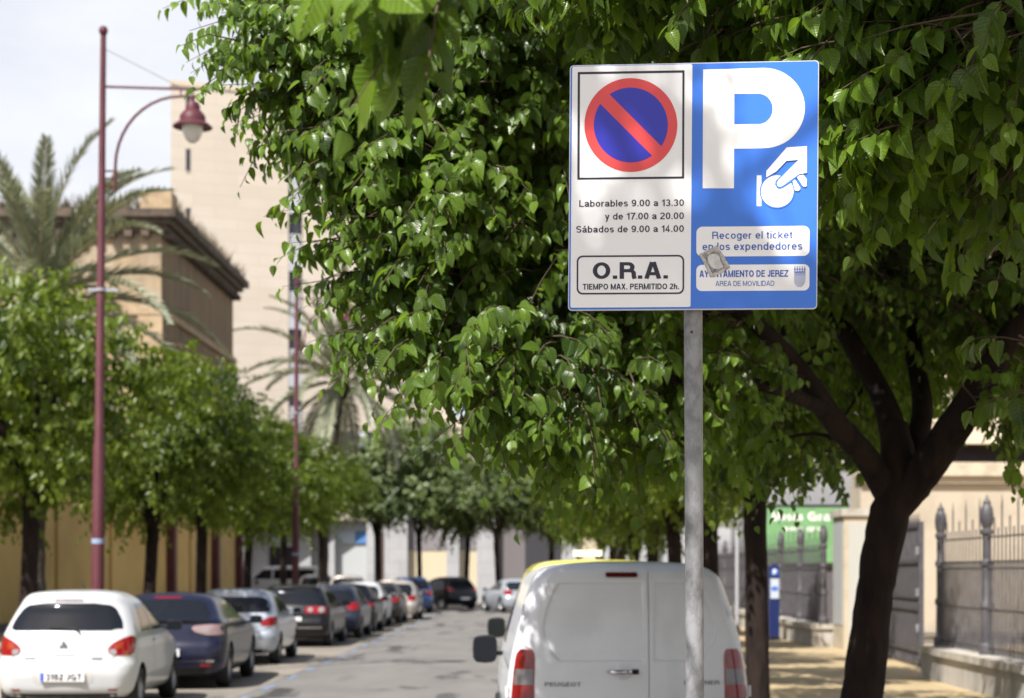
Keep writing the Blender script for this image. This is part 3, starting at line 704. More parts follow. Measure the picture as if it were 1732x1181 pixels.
def basic_car(name, label, cat, x, d, rz, sp, paint, win, tail, tail_m=M_red, group=None, plate_z=.5, text=None, side=None, trim=None, mirror_m=None):
    root = thing(name, label, cat, (x, d, .004 if x < -4 else 0), rz, group)
    B = Body(sp); z1 = sp['z'][-1]; k = sp.get('zk', 1)
    B.mesh('body', paint, root)
    B.patch('rear_window', win, M_glass, root, 'rear', nc=18)
    for sg in (-1, 1):
        B.patch('tail_light', tail, tail_m, root, 'rear', sg, .006, nc=8, nr=10)
        for rows in (side or []):
            B.patch('side_window', rows, M_glass, root, 'side', sg, .004, nc=12, nr=10)
        for ya in sp['axles']: add_wheel(root, sg * (max(sp['w']) - .11), ya, sp['wr'], sg)
        ym = max(sp['yf']) * .66
        add_mirror(root, B, ym, sp['z'][0] + (z1 - sp['z'][0]) * .60, mirror_m or paint, sg)
    zb = [r[0] for r in win]; ws = [(z, -float(B.w(z)) * .86, float(B.w(z)) * .86) for z in np.linspace(zb[0] + .03, zb[-1] - .02, 5)]
    B.patch('windscreen', ws, M_glass, root, 'front', nc=18)
    plate(root, B, plate_z, text)
    if trim:
        for nm, pts, wd, m in trim: strip(root, B, nm, pts, wd, m)
    return root, B

def paintm(name, c, rough=.28, metal=.0): return mat(name, c, rough, metal, coat=.7)
P_white = mat('pearl_white_paint', (.57, .585, .61), .3, coat=.5, noise=(1.2, (.52, .53, .545), .45, .72))
P_navy = mat('navy_paint', (.012, .013, .034), .3, coat=.3, spec=.35)
P_silver = paintm('silver_blue_paint', (.43, .47, .53), .32, .4)
P_black = mat('black_paint', (.007, .007, .009), .3, coat=.25, spec=.3)
P_dblue = mat('slate_blue_paint', (.024, .029, .052), .3, coat=.3, spec=.35)
P_graph = mat('graphite_paint', (.04, .037, .037), .3, coat=.3, spec=.35)
P_champ = paintm('champagne_paint', (.50, .46, .42), .34, .4)
P_blue = paintm('mid_blue_paint', (.035, .07, .18), .3, .2)
P_van = mat('van_white_paint', (.72, .745, .785), .34, coat=.5, noise=(1.6, (.63, .65, .68), .45, .72))
P_yellow = paintm('yellow_paint', (.78, .72, .12), .35)
GRP = 'cars parked in line along the blue dashed bays'

def side_rows(B0, y0, y1, y2, y3, zb, zt):           # bottom y0..y1, top y2..y3
    return [(zb, y0, y1), (zb + (zt - zb) * .5, y0 + (y2 - y0) * .42, y1 + (y3 - y1) * .5), (zt, y2, y3)]
# --- 1: white hatchback, nearest
def car_white_hatch():
    sp = scale_spec(HATCH)
    win = [(1.02, -.60, .60), (1.035, -.665, .665), (1.10, -.655, .655), (1.22, -.595, .595), (1.30, -.53, .53), (1.335, -.43, .43), (1.345, -.30, .30)]
    tail = [(.725, .60, .765), (.75, .53, .795), (.80, .515, .805), (.86, .56, .805), (.91, .64, .80), (.945, .72, .79), (.955, .745, .775)]
    sw = [side_rows(None, .92, 1.42, 1.02, 1.42, .99, 1.33), side_rows(None, 1.49, 2.52, 1.49, 1.98, .99, 1.34)]
    sw[0][0] = (.99, .80, 1.42)
    root, B = basic_car('parked_car', 'pearl white small hatchback seen from behind, nearest in the parked row', 'car', -5.66, 20.4, R(2.6), sp, P_white, win, tail, M_red, GRP, .475, '3102 JGT', sw, None, M_black)
    # painted plate recess, tailgate seams, wiper, emblem, amber + clear lamp sections, brake lamp, bumper lip
    B.patch('plate_recess_shade', [(.385, -.30, .30), (.40, -.335, .335), (.48, -.36, .36), (.53, -.35, .35), (.555, -.31, .31)], mat('recess_shade_grey', (.52, .52, .51), .5), root, 'rear', 1, .002, 20, 10, skirt=0)  # flush patch; the recess's shade is put into its grey
    strip(root, B, 'tailgate_seam', [(-.80, .925), (-.66, .76), (-.585, .70), (-.50, .655), (-.44, .64), (.44, .64), (.50, .655), (.585, .70), (.66, .76), (.80, .925)], .008, mat('seam_grey', (.16, .16, .16), .6))
    strip(root, B, 'bumper_crease_shade', [(-.66, .335), (-.40, .315), (.40, .315), (.66, .335)], .012, mat('crease_shade', (.55, .55, .54), .5))  # flat strip; the soft shade of a crease is put into its colour
    for sg in (-1, 1):
        B.patch('indicator_lens', [(.80, .60, .67), (.83, .59, .685), (.865, .615, .69), (.885, .65, .69)], M_amber, root, 'rear', sg, .010, 6, 6, skirt=.004)
        B.patch('reversing_lens', [(.735, .555, .61), (.77, .535, .62), (.80, .535, .60)], M_clear, root, 'rear', sg, .011, 6, 6, skirt=.004)
        B.patch('rear_reflector', [(.30, .52, .62), (.325, .52, .63)], M_red, root, 'rear', sg, .006, 6, 4, skirt=.004)
    b = MB(); y = B.rear(0, 1.03)
    b.tube([(.19, B.rear(.19, .985) - .02, .985), (.12, B.rear(.12, 1.04) - .025, 1.045), (-.18, B.rear(.18, 1.05) - .022, 1.045)], [.013, .011, .006], 8)
    b.build('rear_wiper', M_black, root, True)
    yb = B.rear(0, .84) - .007; em = MB()
    def dia(cx, cz, a):
        q = R(a); ux, uz = math.sin(q), math.cos(q); l, wd = .058, .028
        em.prism([(cx, cz), (cx + ux * l / 2 + uz * wd, cz + uz * l / 2 - ux * wd), (cx + ux * l, cz + uz * l), (cx + ux * l / 2 - uz * wd, cz + uz * l / 2 + ux * wd)], yb - .006, yb)
    for a in (0, 120, 240): dia(0, .845, a)
    em.build('emblem', mat('badge_metal', (.20, .20, .21), .3, .6), root)
    B.patch('tailgate_grip', [(.735, -.11, .11), (.75, -.12, .12), (.785, -.12, .12)], mat('grip_shade', (.60, .60, .59), .5), root, 'rear', 1, .012, 8, 4, skirt=.01)
    for sg in (-1, 1): B.patch('name_badge', [(.672, .33, .46), (.70, .33, .46)], mat('badge_metal'), root, 'rear', sg, .006, 6, 3, skirt=.004)
    B.patch('brake_light', [(1.372, -.17, .17), (1.385, -.17, .17)], mat('smoked_red', (.10, .01, .012), .2), root, 'rear', 1, .006, 8, 3, skirt=.004)
    B.patch('lower_valance', [(.225, -.60, .60), (.27, -.62, .62)], M_black, root, 'rear', 1, .004, 12, 4, skirt=.004)
    MB().tube([(0, 1.25, 1.49), (0, 1.02, 1.62)], [.008, .003], 6).build('aerial', M_black, root)
    strip(root, B, 'door_seam', [(1.30, .30), (1.44, .55), (1.455, .98)], .008, mat('seam_grey'), 'side', 1)
    for yy in (1.55, 2.35):
        x = B.side(yy, .86); MB().box(x - .01, x + .03, yy - .09, yy + .09, .85, .88).build('door_handle', P_white, root)
car_white_hatch()
# --- 2: navy coupe-hatch
def car_navy():
    sp = scale_spec(SALOON, L=4.3, W=1.80, H=1.41)
    win = [(.97, -.60, .60), (.99, -.665, .665), (1.08, -.66, .66), (1.2, -.60, .60), (1.29, -.53, .53), (1.315, -.40, .40)]
    tail = [(.80, .66, .86), (.83, .52, .86), (.86, .45, .858), (.91, .42, .855), (.945, .50, .84), (.955, .62, .82)]
    sp['yr'] = [a * .55 if z > 1 else a for a, z in zip(sp['yr'], sp['z'])]
    root, B = basic_car('parked_car', 'dark navy coupe with pale clear tail lamps behind the white hatchback', 'car', -5.47, 24.9, R(2.2), sp, P_navy, win, tail, mat('pink_clear_lens', (.30, .20, .20), .15, coat=.6), GRP, .55, None,
                        [side_rows(None, .95, 1.75, 1.25, 1.75, .98, 1.28), side_rows(None, 1.82, 3.05, 1.82, 2.25, .98, 1.29)])
    B.patch('brake_light', [(1.335, -.20, .20), (1.355, -.19, .19)], M_red, root, 'rear', 1, .01, 8, 3, skirt=.004)
    strip(root, B, 'bumper_trim', [(-.74, .42), (.74, .42)], .03, M_chrome)
    B.patch('rear_reflector', [(.34, .55, .70), (.38, .55, .71)], M_red, root, 'rear', 1, .008, 6, 4, skirt=.004)
    B.patch('reversing_lens', [(.84, .56, .70), (.90, .50, .72)], M_clear, root, 'rear', 1, .011, 6, 6, skirt=.004)
    B.patch('lower_valance', [(.21, -.7, .7), (.33, -.74, .74)], M_black, root, 'rear', 1, .004, 12, 4, skirt=.004)
car_navy()
# --- 3: silver blue hatchback
def car_silver():
    sp = scale_spec(HATCH, L=3.84, W=1.66, H=1.41)
    win = [(.97, -.60, .60), (.985, -.67, .67), (1.08, -.66, .66), (1.19, -.60, .60), (1.245, -.52, .52), (1.26, -.40, .40)]
    tail = [(.72, .55, .74), (.75, .51, .80), (.80, .52, .80), (.86, .60, .79), (.89, .68, .78)]
    root, B = basic_car('parked_car', 'light silver blue rounded hatchback with dark wide rear window', 'car', -5.63, 31.5, R(1.6), sp, P_silver, win, tail, M_red, GRP, .80, None,
                        [side_rows(None, .85, 1.5, 1.05, 1.5, .95, 1.25), side_rows(None, 1.57, 2.62, 1.57, 2.05, .95, 1.26)])
    strip(root, B, 'bumper_strip', [(-.78, .50), (.78, .50)], .05, mat('silver_shade', (.30, .33, .38), .4, .4))
    strip(root, B, 'tailgate_seam', [(-.70, .70), (-.55, .63), (.55, .63), (.70, .70)], .01, M_ink)
    B.patch('lower_valance', [(.21, -.6, .6), (.29, -.64, .64)], M_black, root, 'rear', 1, .004, 12, 4, skirt=.004)
car_silver()
# --- 4: black estate with round lamps
def car_black():
    sp = scale_spec(HATCH, L=4.2, W=1.78, H=1.42)
    win = [(.98, -.66, .66), (1.0, -.72, .72), (1.12, -.70, .70), (1.24, -.63, .63), (1.30, -.55, .55)]
    tail = [(.78, .36, .78), (.80, .33, .84), (.86, .32, .85), (.91, .34, .84), (.935, .40, .82)]
    root, B = basic_car('parked_car', 'black estate car with paired round red and white rear lamps', 'car', -5.62, 38.8, 0, sp, P_black, win, tail, M_red, GRP, .64, None,
                        [side_rows(None, .62, 1.3, .70, 1.3, .97, 1.27), side_rows(None, 1.37, 2.9, 1.37, 2.25, .97, 1.28)])
    for sg in (-1, 1):
        for cx, r in ((.45, .055), (.70, .07)):
            B.patch('round_lens', [(.86 + r * math.sin(R(a)), cx - r * math.cos(R(a)), cx + r * math.cos(R(a))) for a in (-80, -45, 0, 45, 80)], M_clear, root, 'rear', sg, .012, 6, 8, skirt=.004)
    strip(root, B, 'bumper_trim', [(-.72, .45), (.72, .45)], .025, M_chrome)
    yb = B.rear(0, .88); MB().lathe([(.0, -.012), (.045, -.012), (.05, 0), (.05, .01)], (0, yb, .88), 18, 'y').build('emblem', M_chrome, root)
    for sg in (-1, 1): MB().tube([(sg * .56, .55, 1.36), (sg * .56, .7, 1.44), (sg * .56, 2.2, 1.45), (sg * .56, 2.4, 1.38)], .014, 6).build('roof_rail', M_rim, root)
car_black()
def small_row(label, x, d, sp, paint, lh, side=True, rz=0., name='parked_car', group=GRP, tailm=M_red, trim=None):
    H = sp['z'][-1]; w = max(sp['w']); zb = H * .665
    win = [(zb, -w * .72, w * .72), (zb + .02, -w * .79, w * .79), (zb + (H - zb) * .35, -w * .77, w * .77), (zb + (H - zb) * .62, -w * .69, w * .69), (H - .14, -w * .55, w * .55)]
    tail = [(lh - .10, w * .66, w * .90), (lh - .06, w * .60, w * .955), (lh + .03, w * .60, w * .96), (lh + .09, w * .70, w * .94)]
    k = max(sp['yf']) / 3.7; zt = H - .16
    return basic_car(name, label, 'car', x, d, rz, sp, paint, win, tail, tailm, group, .5, None,
                     [side_rows(None, .85 * k, 1.42 * k, 1.02 * k, 1.42 * k, zb, zt), side_rows(None, 1.49 * k, 2.5 * k, 1.49 * k, 2.0 * k, zb, zt)])
small_row('slate blue hatchback with broad red tail lamps beyond the black estate', -5.40, 43.6, scale_spec(HATCH, 3.6, 1.75, 1.39), P_dblue, .84)
small_row('black small hatchback squeezed between the slate blue car and a white hatchback', -5.40, 47.7, scale_spec(HATCH, 3.5, 1.70, 1.37), P_black, .82)
small_row('white hatchback standing between two dark cars in the parked row', -5.50, 51.7, scale_spec(HATCH, 3.5, 1.72, 1.42), P_white, .84)
small_row('graphite grey hatchback parked just beyond the white one', -5.33, 55.7, scale_spec(HATCH, 3.5, 1.72, 1.38), P_graph, .82)
small_row('champagne coloured hatchback, last of the straight parked row', -5.08, 59.9, scale_spec(HATCH, 3.7, 1.70, 1.42), P_champ, .80)
small_row('mid blue hatchback turned slightly at the far end of the street', -5.05, 70.0, scale_spec(HATCH, 3.7, 1.70, 1.50), P_blue, .85, rz=R(14), group='cars parked at the far end of the street')
small_row('black hatchback parked askew showing its flank at the street end', -3.3, 77.6, scale_spec(HATCH, 3.9, 1.72, 1.48), P_black, .92, rz=R(36), group='cars parked at the far end of the street')
small_row('silver coupe half hidden by the yellow van', -.52, 71.0, scale_spec(SALOON, 4.2, 1.76, 1.42), P_silver, .86, rz=R(17), group='cars parked at the far end of the street')
small_row('pale silver hatchback just past the far leaning palm', -9.55, 74.5, scale_spec(HATCH, 3.8, 1.70, 1.58), P_silver, .86, rz=R(12), group='cars parked at the far end of the street')
small_row('grey hatchback with dark rear window beyond the black estate roof', -7.95, 72.0, scale_spec(HATCH, 3.8, 1.74, 1.56), P_champ, .86, rz=R(10), group='cars parked at the far end of the street')
# --- vans
def make_van(label, x, d, rz, paint, detail, sp, name='parked_van', tall=False):
    root = thing(name, label, 'van', (x, d, 0), rz)
    B = Body(sp); B.mesh('body', paint, root)
    def recess(u, z, lo, hi):
        # window-shaped pressing in the doors
        zz = np.array([1.06, 1.13, 1.22, 1.33, 1.45, 1.58, 1.645, 1.665]); hw = np.array([.50, .57, .625, .645, .62, .57, .53, .46])
        h = float(np.interp(z, zz, hw)) if 1.06 < z < 1.665 else 0
        e = min(h - abs(u) if h > 0 else -1, (z - 1.07) * 1.0, (1.662 - z) * 1.0)
        if lo is not None: e = min(e, u - lo)
        if hi is not None: e = min(e, hi - u)
        t_ = min(1, max(0, e / .022)); return -.022 * t_ * t_ * (3 - 2 * t_)
    split = .14
    edge = [(.50, .80), (.62, .805), (.80, .70), (1.15, .70), (1.20, .775), (1.37, .735), (1.52, .690), (1.64, .645), (1.715, .575), (1.74, .52)]
    rows_l = [(z, -h, split - .004) for z, h in edge]; rows_r = [(z, split + .004, h) for z, h in edge]
    nr, nc = (90, 80) if detail else (24, 16)
    dl = B.patch('rear_door', rows_l, paint, root, 'rear', 1, .018, nc, nr, (lambda u, z: recess(u, z, None, split - .03)), .022, smooth_rows=False)
    dr = B.patch('rear_door', rows_r, paint, root, 'rear', 1, .018, nc, nr, (lambda u, z: recess(u, z, split + .03, None)), .022, smooth_rows=False)
    for sg in (-1, 1):
        tl = B.patch('tail_light', [(.74, .72, .845), (.765, .702, .872), (.9, .70, .862), (1.10, .695, .838), (1.14, .70, .828), (1.165, .715, .805)], M_red, root, 'rear', sg, .02, 10, 14, skirt=.03)
        B.patch('reversing_lens', [(.905, .71, .852), (1.02, .71, .84)], mat('smoked_lens', (.16, .15, .16), .15, coat=.6), tl, 'rear', sg, .024, 8, 5, skirt=.004)
        for cz in (1.085, .835):
            r = .052; B.patch('lamp_ring', [(cz + r * math.sin(R(a)), .768 - r * math.cos(R(a)), .768 + r * math.cos(R(a))) for a in (-84, -50, -15, 15, 50, 84)], mat('deep_red_lens', (.22, .008, .012), .1, coat=.6), tl, 'rear', sg, .028, 8, 9, skirt=.006)
        for ya in sp['axles']: add_wheel(root, sg * (max(sp['w']) - .11), ya, sp['wr'], sg)
        add_mirror(root, B, 2.75, 1.02, M_black, sg, (.22, .25))
        B.patch('side_window', side_rows(None, 2.35, 3.35, 2.35, 2.85, 1.12, 1.60), M_glass, root, 'side', sg, .004, 12, 10)
        MB().tube([(sg * (B.side(y, .62) + .01), y, .62) for y in np.linspace(1.3, 2.9, 9)], .035, 8).build('side_moulding', M_black, root)
    B.patch('windscreen', [(1.2, -.7, .7), (1.4, -.68, .68), (1.62, -.58, .58)], M_glass, root, 'front', nc=18)
    B.patch('rear_bumper', [(.30, -.82, .82), (.35, -.85, .85), (.48, -.86, .86), (.53, -.84, .84)], M_black if not detail else mat('bumper_grey', (.06, .06, .065), .6), root, 'rear', 1, .04, 26, 8, skirt=.05)
    B.patch('brake_light', [(1.695, -.165, .055), (1.705, -.172, .062), (1.722, -.172, .062), (1.731, -.165, .055)], mat('smoked_red', (.10, .01, .012), .2), root, 'rear', 1, .03, 12, 6, skirt=.02)
    if detail:
        h = MB(); yh = B.rear(-.04, 1.0) - .02
        h.tube([(-.155, yh - .012, 1.0), (-.14, yh - .035, 1.0), (.02, yh - .038, 1.003)], [.012, .016, .016], 10)
        hd = h.build('door_handle', M_chrome, dl, True)
        MB().tube([(.02, yh - .038, 1.003), (.06, yh - .036, 1.004)], .019, 10).build('handle_lock', M_black, hd)
        MB().lathe([(.0, -.002), (.058, -.003), (.066, .004)], (-.045, yh, 1.0), 22, 'y').build('handle_cup', paint, dl, True)
        def word(s, x0, x1, z0, z1):
            pv, f = fit_text(s, x0, x1, z0, z1, .02)
            mesh_obj('name_badge', [(a, B.rear(a, b) - .024 - e * .0004, b) for a, b, e in pv], f, mat('badge_metal', (.20, .20, .21), .3, .6), root)
        word('PEUGEOT', -.625, -.36, .895, .925); word('PARTNER', .40, .665, .905, .935)
        plate(root, B, .60, None, .52, .11, -.30)
        for z in (.85, 1.45):
            for sg in (-1, 1):
                MB().tube([(sg * (float(B.w(z)) - .004), .14, z - .04), (sg * (float(B.w(z)) - .004), .14, z + .04)], .014, 8).build('door_hinge', paint, root)
        strip(root, B, 'sliding_rail', [(.30, 1.02), (1.9, 1.02)], .02, mat('seam_grey'), 'side', -1)
    return root, B
make_van('white panel van with plain rear doors, close behind the sign pole', .675, 12.55, R(2.2), P_van, True, scale_spec(VAN))
vr, vb = make_van('yellow van hidden in front of the white van, its mirror sticking out', .64, 18.3, R(2.2), P_yellow, False, scale_spec(VAN, H=1.87))
b = MB().box(-.20, .12, 1.0, 1.16, 1.905, 1.975); b.build('roof_light_bar', M_white, vr)
b = MB()
for x in (-.15, .07): b.box(x - .02, x + .02, 1.05, 1.11, 1.84, 1.905)
b.build('roof_bar_bracket', M_black, vr)
# --- white people carrier crossing behind the wall end
def carrier():
    sp = scale_spec(VAN, L=4.5, W=1.8, H=2.0)
    root = thing('people_carrier', 'white people carrier side on beyond the end of the yellow wall', 'van', at(545, 966, 86).xy.to_3d(), R(88))
    B = Body(sp); B.mesh('body', P_white, root)
    zk = sp['zk']; z0, z1 = 1.2 * zk, 1.62 * zk
    for sg in (-1, 1):
        for rows in (side_rows(None, .25, 1.2, .32, 1.2, z0, z1), side_rows(None, 1.3, 2.3, 1.3, 2.3, z0, z1), side_rows(None, 2.4, 3.4, 2.4, 2.85, z0, z1)):
            B.patch('side_window', rows, M_glass, root, 'side', sg, .004, 10, 8)
        B.patch('tail_light', [(.9, .74, .86), (1.25, .74, .84)], M_red, root, 'rear', sg, .012, 6, 6)
        for ya in sp['axles']: add_wheel(root, sg * (max(sp['w']) - .11), ya, sp['wr'], sg)
        add_mirror(root, B, 3.1, 1.15, M_black, sg, (.2, .2))
    B.patch('windscreen', [(1.3, -.7, .7), (1.55, -.68, .68), (1.75, -.58, .58)], M_glass, root, 'front', nc=14)
carrier()

# ------------------------------------------------------------------ street lamps
def make_lamp():
    root = thing('street_lamp', 'tall maroon street lamp post rising behind the white hatchback', 'street lamp', (0, 0, .12), 0, 'maroon street lamps')
    MB().tube([(0, 0, 0), (0, 0, 3.6), (0, 0, 3.65), (0, 0, 10.05)], [.105, .092, .075, .045], 16).build('post', M_maroon, root, 'auto')
    MB().lathe([(.20, 0), (.20, .25), (.15, .32), (.125, .34)], (0, 0, 0), 20).build('plinth', M_maroon, root, 'auto')
    MB().lathe([(0, -.08), (.05, -.065), (.075, 0), (.05, .06), (0, .08)], (0, 0, 10.13), 14).build('ball_finial', M_maroon, root, True)
    arm = MB().tube([(0, 0, 9.25), (1.5, 0, 9.22)], .022, 8)
    cur = [(.21 + 1.02 * (1 - math.cos(R(a))), 0, 8.0 + 1.11 * math.sin(R(a))) for a in range(0, 91, 9)]
    arm.tube([(.21, 0, 7.60)] + cur + [(1.5, 0, 9.11)], .025, 8)
    for z in (7.68, 7.80, 7.92): arm.tube([(0, 0, z), (.21, 0, z)], .015, 6)
    for x in (1.23, 1.42): arm.tube([(x, 0, 9.11), (x, 0, 9.23)], .015, 6)
    arm.tube([(1.42, 0, 9.12), (1.42, 0, 9.0)], .03, 8)
    a = arm.build('bracket_arm', M_maroon, root, 'auto')
    MB().tube([(.05, 0, 9.83), (1.2, 0, 9.26)], .005, 5).build('stay_wire', M_iron, root)
    hs = lambda pr: [(r * .9, 9.02 + (z - 8.91) * .92) for r, z in pr]
    hd = MB().lathe(hs([(0, 8.91), (.10, 8.90), (.125, 8.85), (.13, 8.77), (.155, 8.75), (.20, 8.70), (.225, 8.66), (.225, 8.57), (.27, 8.55), (.345, 8.49), (.345, 8.475), (.22, 8.51), (0, 8.52)]), (1.42, 0, 0), 26).build('lamp_shade', M_maroon, root, 'auto')
    MB().lathe(hs([(.185, 8.51), (.185, 8.46), (.165, 8.36), (.12, 8.27), (.06, 8.215), (0, 8.20)]), (1.42, 0, 0), 22).build('lamp_globe', mat('milk_glass', (.62, .60, .56), .2, coat=.3), hd, True)
    MB().lathe([(.06, 4.42), (.085, 4.42), (.085, 4.47), (.06, 4.47)], (0, 0, 1.6), 16).box(-.20, .28, -.02, .02, 6.02, 6.07).build('clamp_band', mat('pale_band', (.28, .28, .31), .5), root)
    MB().lathe([(.098, 2.05), (.102, 2.05), (.1015, 2.13), (.098, 2.13)], (0, 0, 0), 16).build('sticker_band', mat('pale_blue_sticker', (.24, .31, .45), .5), root)
    return root
lamp = make_lamp(); lamp.location = (-6.95, 27.0, .12); lamp.rotation_euler = (0, R(.6), 0)
lamp2 = copy_tree(lamp); lamp2['label'] = 'more distant maroon street lamp standing in front of the leaning palm'; lamp2.location = (-6.8, 48.0, .12); lamp2.rotation_euler = (0, R(.3), 0)

# ------------------------------------------------------------------ leaves and trees
rng = np.random.default_rng(11)
def nrm(a): return a / np.maximum(np.linalg.norm(a, axis=-1, keepdims=True), 1e-9)
def leaf_template(fine):
    if fine:
        t = [0, .25, .5, .75, 1.0]; ts = [.06, .28, .54, .80]; hw = [.20, .325, .285, .135]
        v = [(0, a) for a in t] + [(-h, a) for h, a in zip(hw, ts)] + [(h, a) for h, a in zip(hw, ts)]
        f = [(0, 1, 6, 5), (1, 2, 7, 6), (2, 3, 8, 7), (3, 4, 8, 8), (1, 0, 9, 10), (2, 1, 10, 11), (3, 2, 11, 12), (4, 3, 12, 12)]
        return np.array(v), f
    return np.array([(0, 0), (-.36, .36), (0, 1.0), (.36, .36)]), [(0, 2, 1), (0, 3, 2)]
def leaves_mesh(name, base, dirv, nor, size, tint, m, parent, fine=True):
    N = len(base); v2, fs = leaf_template(fine); nv = len(v2)
    d = nrm(dirv); n = nor - d * np.sum(nor * d, -1, keepdims=True); n = nrm(n); s = np.cross(d, n)
    fold = rng.uniform(.05, .75, N); droop = rng.uniform(.05, .55, N); wav = rng.uniform(.7, 1.18, N); tw = rng.normal(0, .12, N)
    u, t = v2[:, 0], v2[:, 1]
    loc_z = fold[:, None] * np.abs(u)[None] - droop[:, None] * (t ** 2)[None] + tw[:, None] * u[None] * t[None] * 2
    P = base[:, None, :] + size[:, None, None] * (s[:, None, :] * (u[None, :, None] * wav[:, None, None]) + d[:, None, :] * (t[None, :, None] * (1 - .25 * droop[:, None, None] * t[None, :, None])) + n[:, None, :] * loc_z[:, :, None])
    me = bpy.data.meshes.new(name)
    loops, starts, tot = [], [], 0
    for f in fs:
        f = list(dict.fromkeys(f)); loops.append(f); starts.append(tot); tot += len(f)
    lt = np.array([i for f in loops for i in f]); st = np.array(starts); nf = len(fs)
    me.vertices.add(N * nv); me.vertices.foreach_set('co', P.reshape(-1).astype(np.float32))
    li = (lt[None] + (np.arange(N) * nv)[:, None]).reshape(-1)
    me.loops.add(len(li)); me.loops.foreach_set('vertex_index', li.astype(np.int32))
    me.polygons.add(N * nf); me.polygons.foreach_set('loop_start', (st[None] + (np.arange(N) * tot)[:, None]).reshape(-1).astype(np.int32))
    me.update(calc_edges=True); me.validate()
    me.polygons.foreach_set('use_smooth', np.ones(N * nf, bool))
    a = me.attributes.new('tint', 'FLOAT', 'FACE'); a.data.foreach_set('value', np.repeat(tint, nf).astype(np.float32))
    if fine:
        uv = me.uv_layers.new(name='UVMap'); uu = np.tile(v2[lt], (N, 1)); uv.data.foreach_set('uv', uu.reshape(-1).astype(np.float32))
    me.materials.append(m); me.update()
    return link(bpy.data.objects.new(name, me), parent)
def twigs(blobs, centre, dens, per=11, lsize=(.085, .14), length=(.35, .75), droop=(.25, 1.6), fill=.9):
    """leafy twigs filling a list of lobes (centre, radii): arrays for the leaves + polylines for the twigs"""
    B, D, Nn, S_, T_, lines = [], [], [], [], [], []
    C = np.array(centre)
    for c, r, k in blobs:
        c, r = np.array(c), np.array(r); n = max(3, int(dens * k * (r[0] * r[1] + r[1] * r[2] + r[0] * r[2]) / 3 * 4))
        tone = rng.normal(0, .19)
        q = nrm(rng.normal(size=(n, 3))); rad = rng.uniform(.25, 1.0, n) ** .55
        start = c + q * r * rad[:, None] * fill
        out = nrm(start - C) * .8 + q * .7 + rng.normal(0, .35, (n, 3)); out[:, 2] = out[:, 2] * .5 - .05; out = nrm(out)
        ln = rng.uniform(*length, n)
        for i in range(n):
            t = np.linspace(.12, 1, per + rng.integers(-2, 3)); dr = rng.uniform(.05, .55)
            pts = start[i] + out[i] * (t * ln[i])[:, None] - np.array([0, 0, 1.]) * (dr * ln[i] * t ** 2)[:, None]
            tang = nrm(out[i] - np.array([0, 0, 1.]) * (2 * dr * t)[:, None])
            side = nrm(np.cross(tang, np.array([0, 0, 1.]) + rng.normal(0, .2, 3)))
            sg = np.where(np.arange(len(t)) % 2 == 0, 1, -1)[:, None]
            m_ = len(t)
            dd = side * sg * rng.uniform(.5, 1, (m_, 1)) + tang * rng.uniform(.25, .8, (m_, 1)) + np.array([0, 0, -1.]) * rng.uniform(*droop, (m_, 1)) + rng.normal(0, .15, (m_, 3))
            dd = nrm(dd)
            nn = np.array([0, 0, 1.]) + tang * .35 + out[i] * .35 + rng.normal(0, .35, (m_, 3))
            sz = lsize[0] + (lsize[1] - lsize[0]) * rng.uniform(0, 1, m_) ** 1.5; sz = sz * np.where(rng.uniform(0, 1, m_) < .06, .55, 1.)
            sz = sz * (1 - .35 * t ** 3)
            B.append(pts + dd * .025); D.append(dd); Nn.append(nn); S_.append(sz)
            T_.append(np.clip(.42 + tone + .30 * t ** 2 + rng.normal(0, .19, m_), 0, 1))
            lines.append((start[i] - out[i] * .15, start[i], start[i] + out[i] * ln[i] * .5 - np.array([0, 0, dr * ln[i] * .25]), pts[-1]))
    return [np.concatenate(x) for x in (B, D, Nn, S_, T_)], lines
def limb(mb, pts, seg=6, n=12, wob=.006):
    """a curved, tapering limb through (point, radius)"""
    P = [Vector(p) for p, r in pts]; rr = [r for p, r in pts]; out, ro = [], []
    for i in range(len(P) - 1):
        p0, p1, p2, p3 = P[max(0, i - 1)], P[i], P[i + 1], P[min(len(P) - 1, i + 2)]
        for k in range(seg):
            t = k / seg
            q = .5 * ((2 * p1) + (p2 - p0) * t + (2 * p0 - 5 * p1 + 4 * p2 - p3) * t * t + (-p0 + 3 * p1 - 3 * p2 + p3) * t ** 3)
            r = rr[i] + (rr[i + 1] - rr[i]) * t
            out.append(q + Vector((random.gauss(0, wob * r * 4), random.gauss(0, wob * r * 4), 0))); ro.append(r * random.uniform(.975, 1.03))
    out.append(P[-1]); ro.append(rr[-1])
    mb.tube(out, ro, n)
